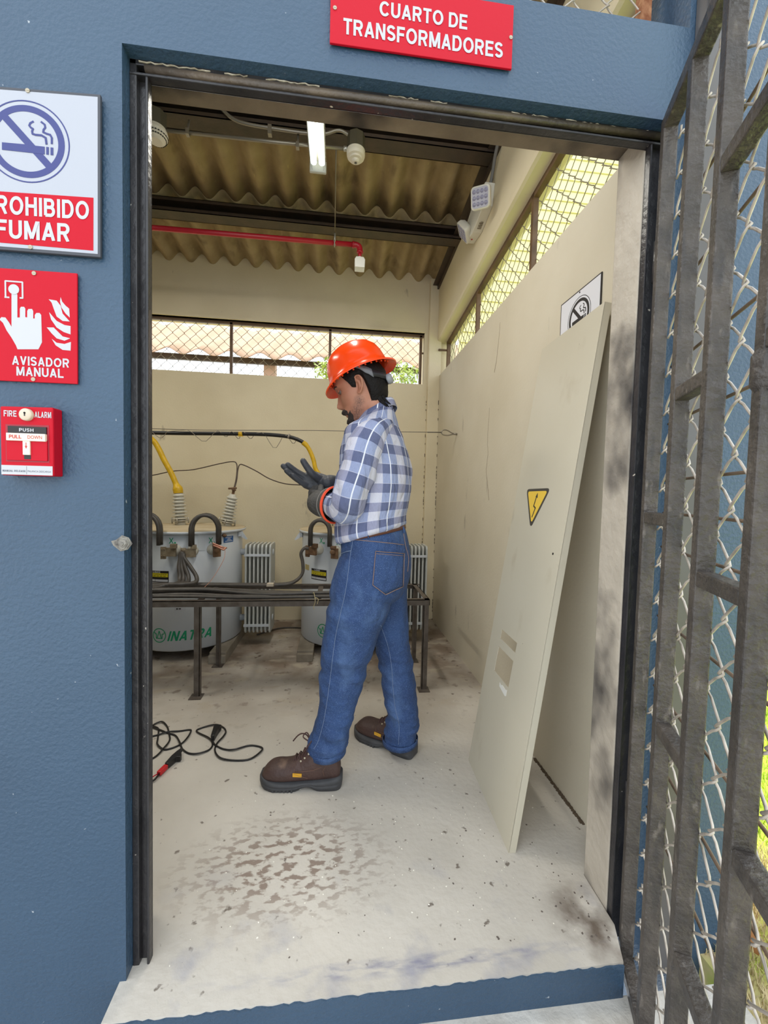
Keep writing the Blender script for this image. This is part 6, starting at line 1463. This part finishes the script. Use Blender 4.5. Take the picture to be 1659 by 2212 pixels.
# waistband, belt loop and belt
bt = MB(); bl_ = dense([(0.984, 0.1425, 0.130, 0.161, 0.23), (1.003, 0.140, 0.130, 0.161, 0.23)], 2)
bt.rings([ering((x, 0.67, z), TF, TL_, a+d, b+d, 64, k) for d, rows in ((0.0005, bl_), (0.003, bl_[::-1])) for z, x, a, b, k in rows]+[ering((bl_[0][1], 0.67, bl_[0][0]), TF, TL_, bl_[0][2]+0.0005, bl_[0][3]+0.0005, 64, bl_[0][4])], cap=False)
bt.build('belt', mat('brown_leather_belt', lin(92, 56, 44), 0.45), person)
for (a, b_) in (((0.2465, 0.5800, 1.0256), (0.2525, 0.5800, 1.0006)), ((0.1134, 0.5400, 1.0062), (0.1157, 0.5400, 0.9821))):
    mb = MB(); mb.tube([drape(a, 0.004), drape(Vector(a).lerp(Vector(b_), .5), 0.006), drape(b_, 0.004)], 0.0045, 8, ecc=0.4); mb.build('belt_loop', DENIM, jeans)

# ---- gloves
gb = MB(); hand(gb, R_PALM, RPW, R_FING, R_THUMB, 0.0044)
limb(gb, [R_WR+Vector((-0.012, 0, -0.002)), R_WR+Vector((0.005, 0.002, 0.004)), R_WR+(R_EL-R_WR)*0.28+Vector((0, 0, 0.006)), R_WR+(R_EL-R_WR)*0.50], [0.031, 0.036, 0.042, 0.046], 20)
remesh(gb, 'glove', RUBG, 0.0026, 4, person)['label'] = 'dark rubber glove on the open right hand'
gb = MB(); hand(gb, L_PALM, LPW, L_FING, L_THUMB, 0.0040)
limb(gb, [(-0.0987, 0.7350, 1.1148), (-0.0864, 0.7180, 1.1098), (-0.0646, 0.6900, 1.1053), (-0.0399, 0.6620, 1.1047)], [0.028, 0.046, 0.054, 0.050], 24)
gl = remesh(gb, 'glove', LEATHG, 0.0026, 4, person); gl['label'] = 'worn grey gauntlet glove on the left hand pulling the cuff'
def gaunt(P, r, n=40):
    out = []; t = (Vector((0.0091, 0.5850, 1.1009))-Vector((-0.0554, 0.6900, 1.1092))).normalized(); a = (Vector((0, 0, 1))-t*t.z).normalized(); b = t.cross(a)
    return [Vector(P)+a*r*1.08*math.cos(2*PI*k/n)+b*r*0.95*math.sin(2*PI*k/n) for k in range(n)]
c0, c1, c2 = Vector((-0.0473, 0.6680, 1.1062)), Vector((-0.0286, 0.6450, 1.1054)), Vector((-0.0103, 0.6180, 1.1030))
MB().rings([gaunt(c0, 0.050), gaunt(c1, 0.0585), gaunt(c2, 0.064), gaunt(c2, 0.061), gaunt(c1, 0.056), gaunt(c0, 0.047)], cap=False).build('gauntlet_cuff', LEATHG, gl)
mb = MB(); mb.tube(gaunt(c2.lerp(c1, 0.10), 0.0645), 0.0045, 10, closed=True); mb.rings([gaunt(c2, 0.0635), gaunt(c2+(c2-c1)*0.25, 0.066), gaunt(c2+(c2-c1)*0.25, 0.0645), gaunt(c2, 0.0615)], cap=False); mb.build('cuff_lining', ORANGE, gl)
mb = MB(); mb.tube(gaunt(c1.lerp(c0, 0.3), 0.0575), 0.0028, 8, closed=True); mb.build('cuff_band', mat('pale_band', lin(128, 124, 118), 0.7), gl)

# ---- boots
def boot(O_, D_, side, label):
    W_ = Vector((-D_.y, D_.x, 0))
    f = lambda x, y, z: O_+D_*x+W_*y+Vector((0, 0, z))
    up_ = [(-0.002, .040, .085, .020), (0.006, .030, .120, .032), (0.025, .026, .150, .038), (0.055, .024, .165, .041), (0.085, .022, .168, .042), (0.110, .022, .158, .043), (0.130, .022, .138, .044), (0.155, .022, .116, .046), (0.185, .022, .099, .049), (0.215, .022, .091, .052), (0.245, .022, .090, .052), (0.270, .022, .084, .047), (0.290, .025, .068, .037), (0.302, .030, .052, .022)]
    mb = MB(); R_ = []
    for x, zl, zh, w_ in dense(up_, 3):
        ring_ = []
        for k in range(36):
            q = 2*PI*k/36; c, s_ = math.cos(q), math.sin(q)
            zz = (zl+zh)/2+(zh-zl)/2*math.copysign(abs(s_)**0.85, s_)
            nar = 1.0-0.42*max(0, s_)**1.5*(1 if zh > 0.11 else 0.35)
            ring_.append(f(x, w_*math.copysign(abs(c)**0.75, c)*nar, zz))
        R_.append(ring_)
    mb.rings(R_)
    bo = mb.build('boot', BOOT, person); bo['label'] = label
    sb = MB(); so = [(-0.010, .012, .060, .020), (-0.004, .004, .062, .031), (0.010, .0, .060, .040), (0.04, .0, .052, .044), (0.075, .0, .044, .045), (0.095, .006, .040, .044), (0.115, .014, .038, .043), (0.140, .012, .036, .045), (0.165, .002, .035, .050), (0.20, .0, .036, .055), (0.245, .0, .040, .056), (0.275, .003, .046, .050), (0.297, .010, .054, .038), (0.310, .022, .056, .020)]
    R_ = []
    for x, zl, zh, w_ in dense(so, 3):
        ring_ = []
        for u, v in ((-1, 0), (-0.96, -0.06), (0.96, -0.06), (1, 0), (1.0, 0.25), (1.035, 0.32), (1.035, 0.42), (0.985, 0.5), (1.03, 0.58), (1.02, 0.75), (0.95, 1.0), (-0.95, 1.0), (-1.02, 0.75), (-1.03, 0.58), (-0.985, 0.5), (-1.035, 0.42), (-1.035, 0.32), (-1.0, 0.25)):
            ring_.append(f(x, w_*u, max(0.0005, zl+(zh*0.74+0.003-zl)*v)))
        R_.append(ring_)
    sb.rings(R_)
    for k in range(6):
        for s in (-1, 1):
            x = 0.175+k*0.0145; sb.box(x, x+0.007, s*0.050-0.004, s*0.050+0.0065, 0.0, 0.012, fr=f)
    sb.build('sole', SOLE, bo, bevel=0)
    lc = MB(); LACE = mat('brown_laces', lin(74, 50, 46), 0.7)
    top_z = lambda x: lerp_tab([(0.09, 0.170), (0.115, 0.157), (0.135, 0.136), (0.16, 0.116), (0.185, 0.102)], x)+0.003
    xs = [0.182, 0.166, 0.150, 0.135, 0.120]
    for i, x in enumerate(xs):
        lc.tube([f(x, -0.024, top_z(x)-0.016), f(x-0.004, -0.010, top_z(x)-0.001), f(x-0.006, 0.0, top_z(x)+0.002), f(x-0.009, 0.010, top_z(x-0.01)-0.001), f(x-0.012, 0.024, top_z(x-0.012)-0.016)], 0.0026, 6)
        lc.tube([f(x, 0.024, top_z(x)-0.016), f(x-0.004, 0.010, top_z(x)+0.001), f(x-0.009, -0.010, top_z(x-0.01)+0.001), f(x-0.012, -0.024, top_z(x-0.012)-0.016)], 0.0026, 6)
    if side == 'left':
        k0 = (0.115, 0.0, top_z(0.115)+0.006)
        for pts in ([k0, (0.135, -0.018, k0[2]+0.016), (0.155, -0.030, k0[2]+0.016), (0.175, -0.036, k0[2]+0.004), (0.195, -0.040, k0[2]-0.022)], [k0, (0.128, -0.012, k0[2]+0.022), (0.140, -0.020, k0[2]+0.026), (0.150, -0.014, k0[2]+0.012), (0.125, -0.002, k0[2]+0.002)], [k0, (0.11, 0.02, k0[2]+0.018), (0.12, 0.032, k0[2]+0.008), (0.14, 0.036, k0[2]-0.02)]):
            lc.tube([f(*p) for p in cat_rom(pts, 4)], 0.0026, 6)
    lc.build('laces', LACE, bo)
    ey = MB()
    for x in xs:
        for s in (-1, 1): ey.lathe([(0.004, 0), (0.004, 0.002), (0.002, 0.0025), (0, 0.0025)], f(x, s*0.027, top_z(x)-0.020), (W_*s*0.8+Vector((0, 0, 0.6))), 10)
    ey.build('eyelets', SCREWM, bo)
    st = MB()
    for s in (-1, 1):
        w = lambda x, z: f(x, s*(lerp_tab([(0, 0.033), (0.05, 0.0425), (0.12, 0.0445), (0.18, 0.0495), (0.22, 0.0525)], x)*(1-0.30*max(0, (z-0.07)/0.08)))+s*0.0012, z)
        st.tube([w(x, z) for x, z in ((0.055, 0.058), (0.062, 0.080), (0.050, 0.100), (0.020, 0.112))], 0.0012, 5)
        st.tube([w(x, z) for x, z in ((0.065, 0.094), (0.10, 0.082), (0.135, 0.078), (0.170, 0.078))], 0.0012, 5)
        st.tube([w(x, z) for x, z in ((0.170, 0.090), (0.172, 0.070), (0.150, 0.062), (0.120, 0.052))], 0.0012, 5)
    st.build('stitching', mat('boot_thread', lin(112, 84, 70), 0.7), bo)
    YT = mat('yellow_boot_tab', lin(216, 160, 40), 0.6)
    s = 1 if (W_.y < 0) else -1
    g = lambda x, z, o_: f(x, s*(lerp_tab([(0.12, 0.0445), (0.18, 0.0495)], x)+o_), z)
    tb = MB(); tb.add([g(x, z, o_) for o_ in (0.0004, 0.0022) for x, z in ((0.176, 0.060), (0.142, 0.057), (0.142, 0.071), (0.176, 0.074))], [(0, 1, 2, 3), (4, 7, 6, 5), (0, 4, 5, 1), (1, 5, 6, 2), (2, 6, 7, 3), (3, 7, 4, 0)])
    tb.build('side_tab', YT, bo)
    return bo
boot(LB_O, LB_D, 'left', 'brown work boot planted forward, laces trailing')
boot(RB_O, RB_D, 'right', 'brown work boot on the rear foot')
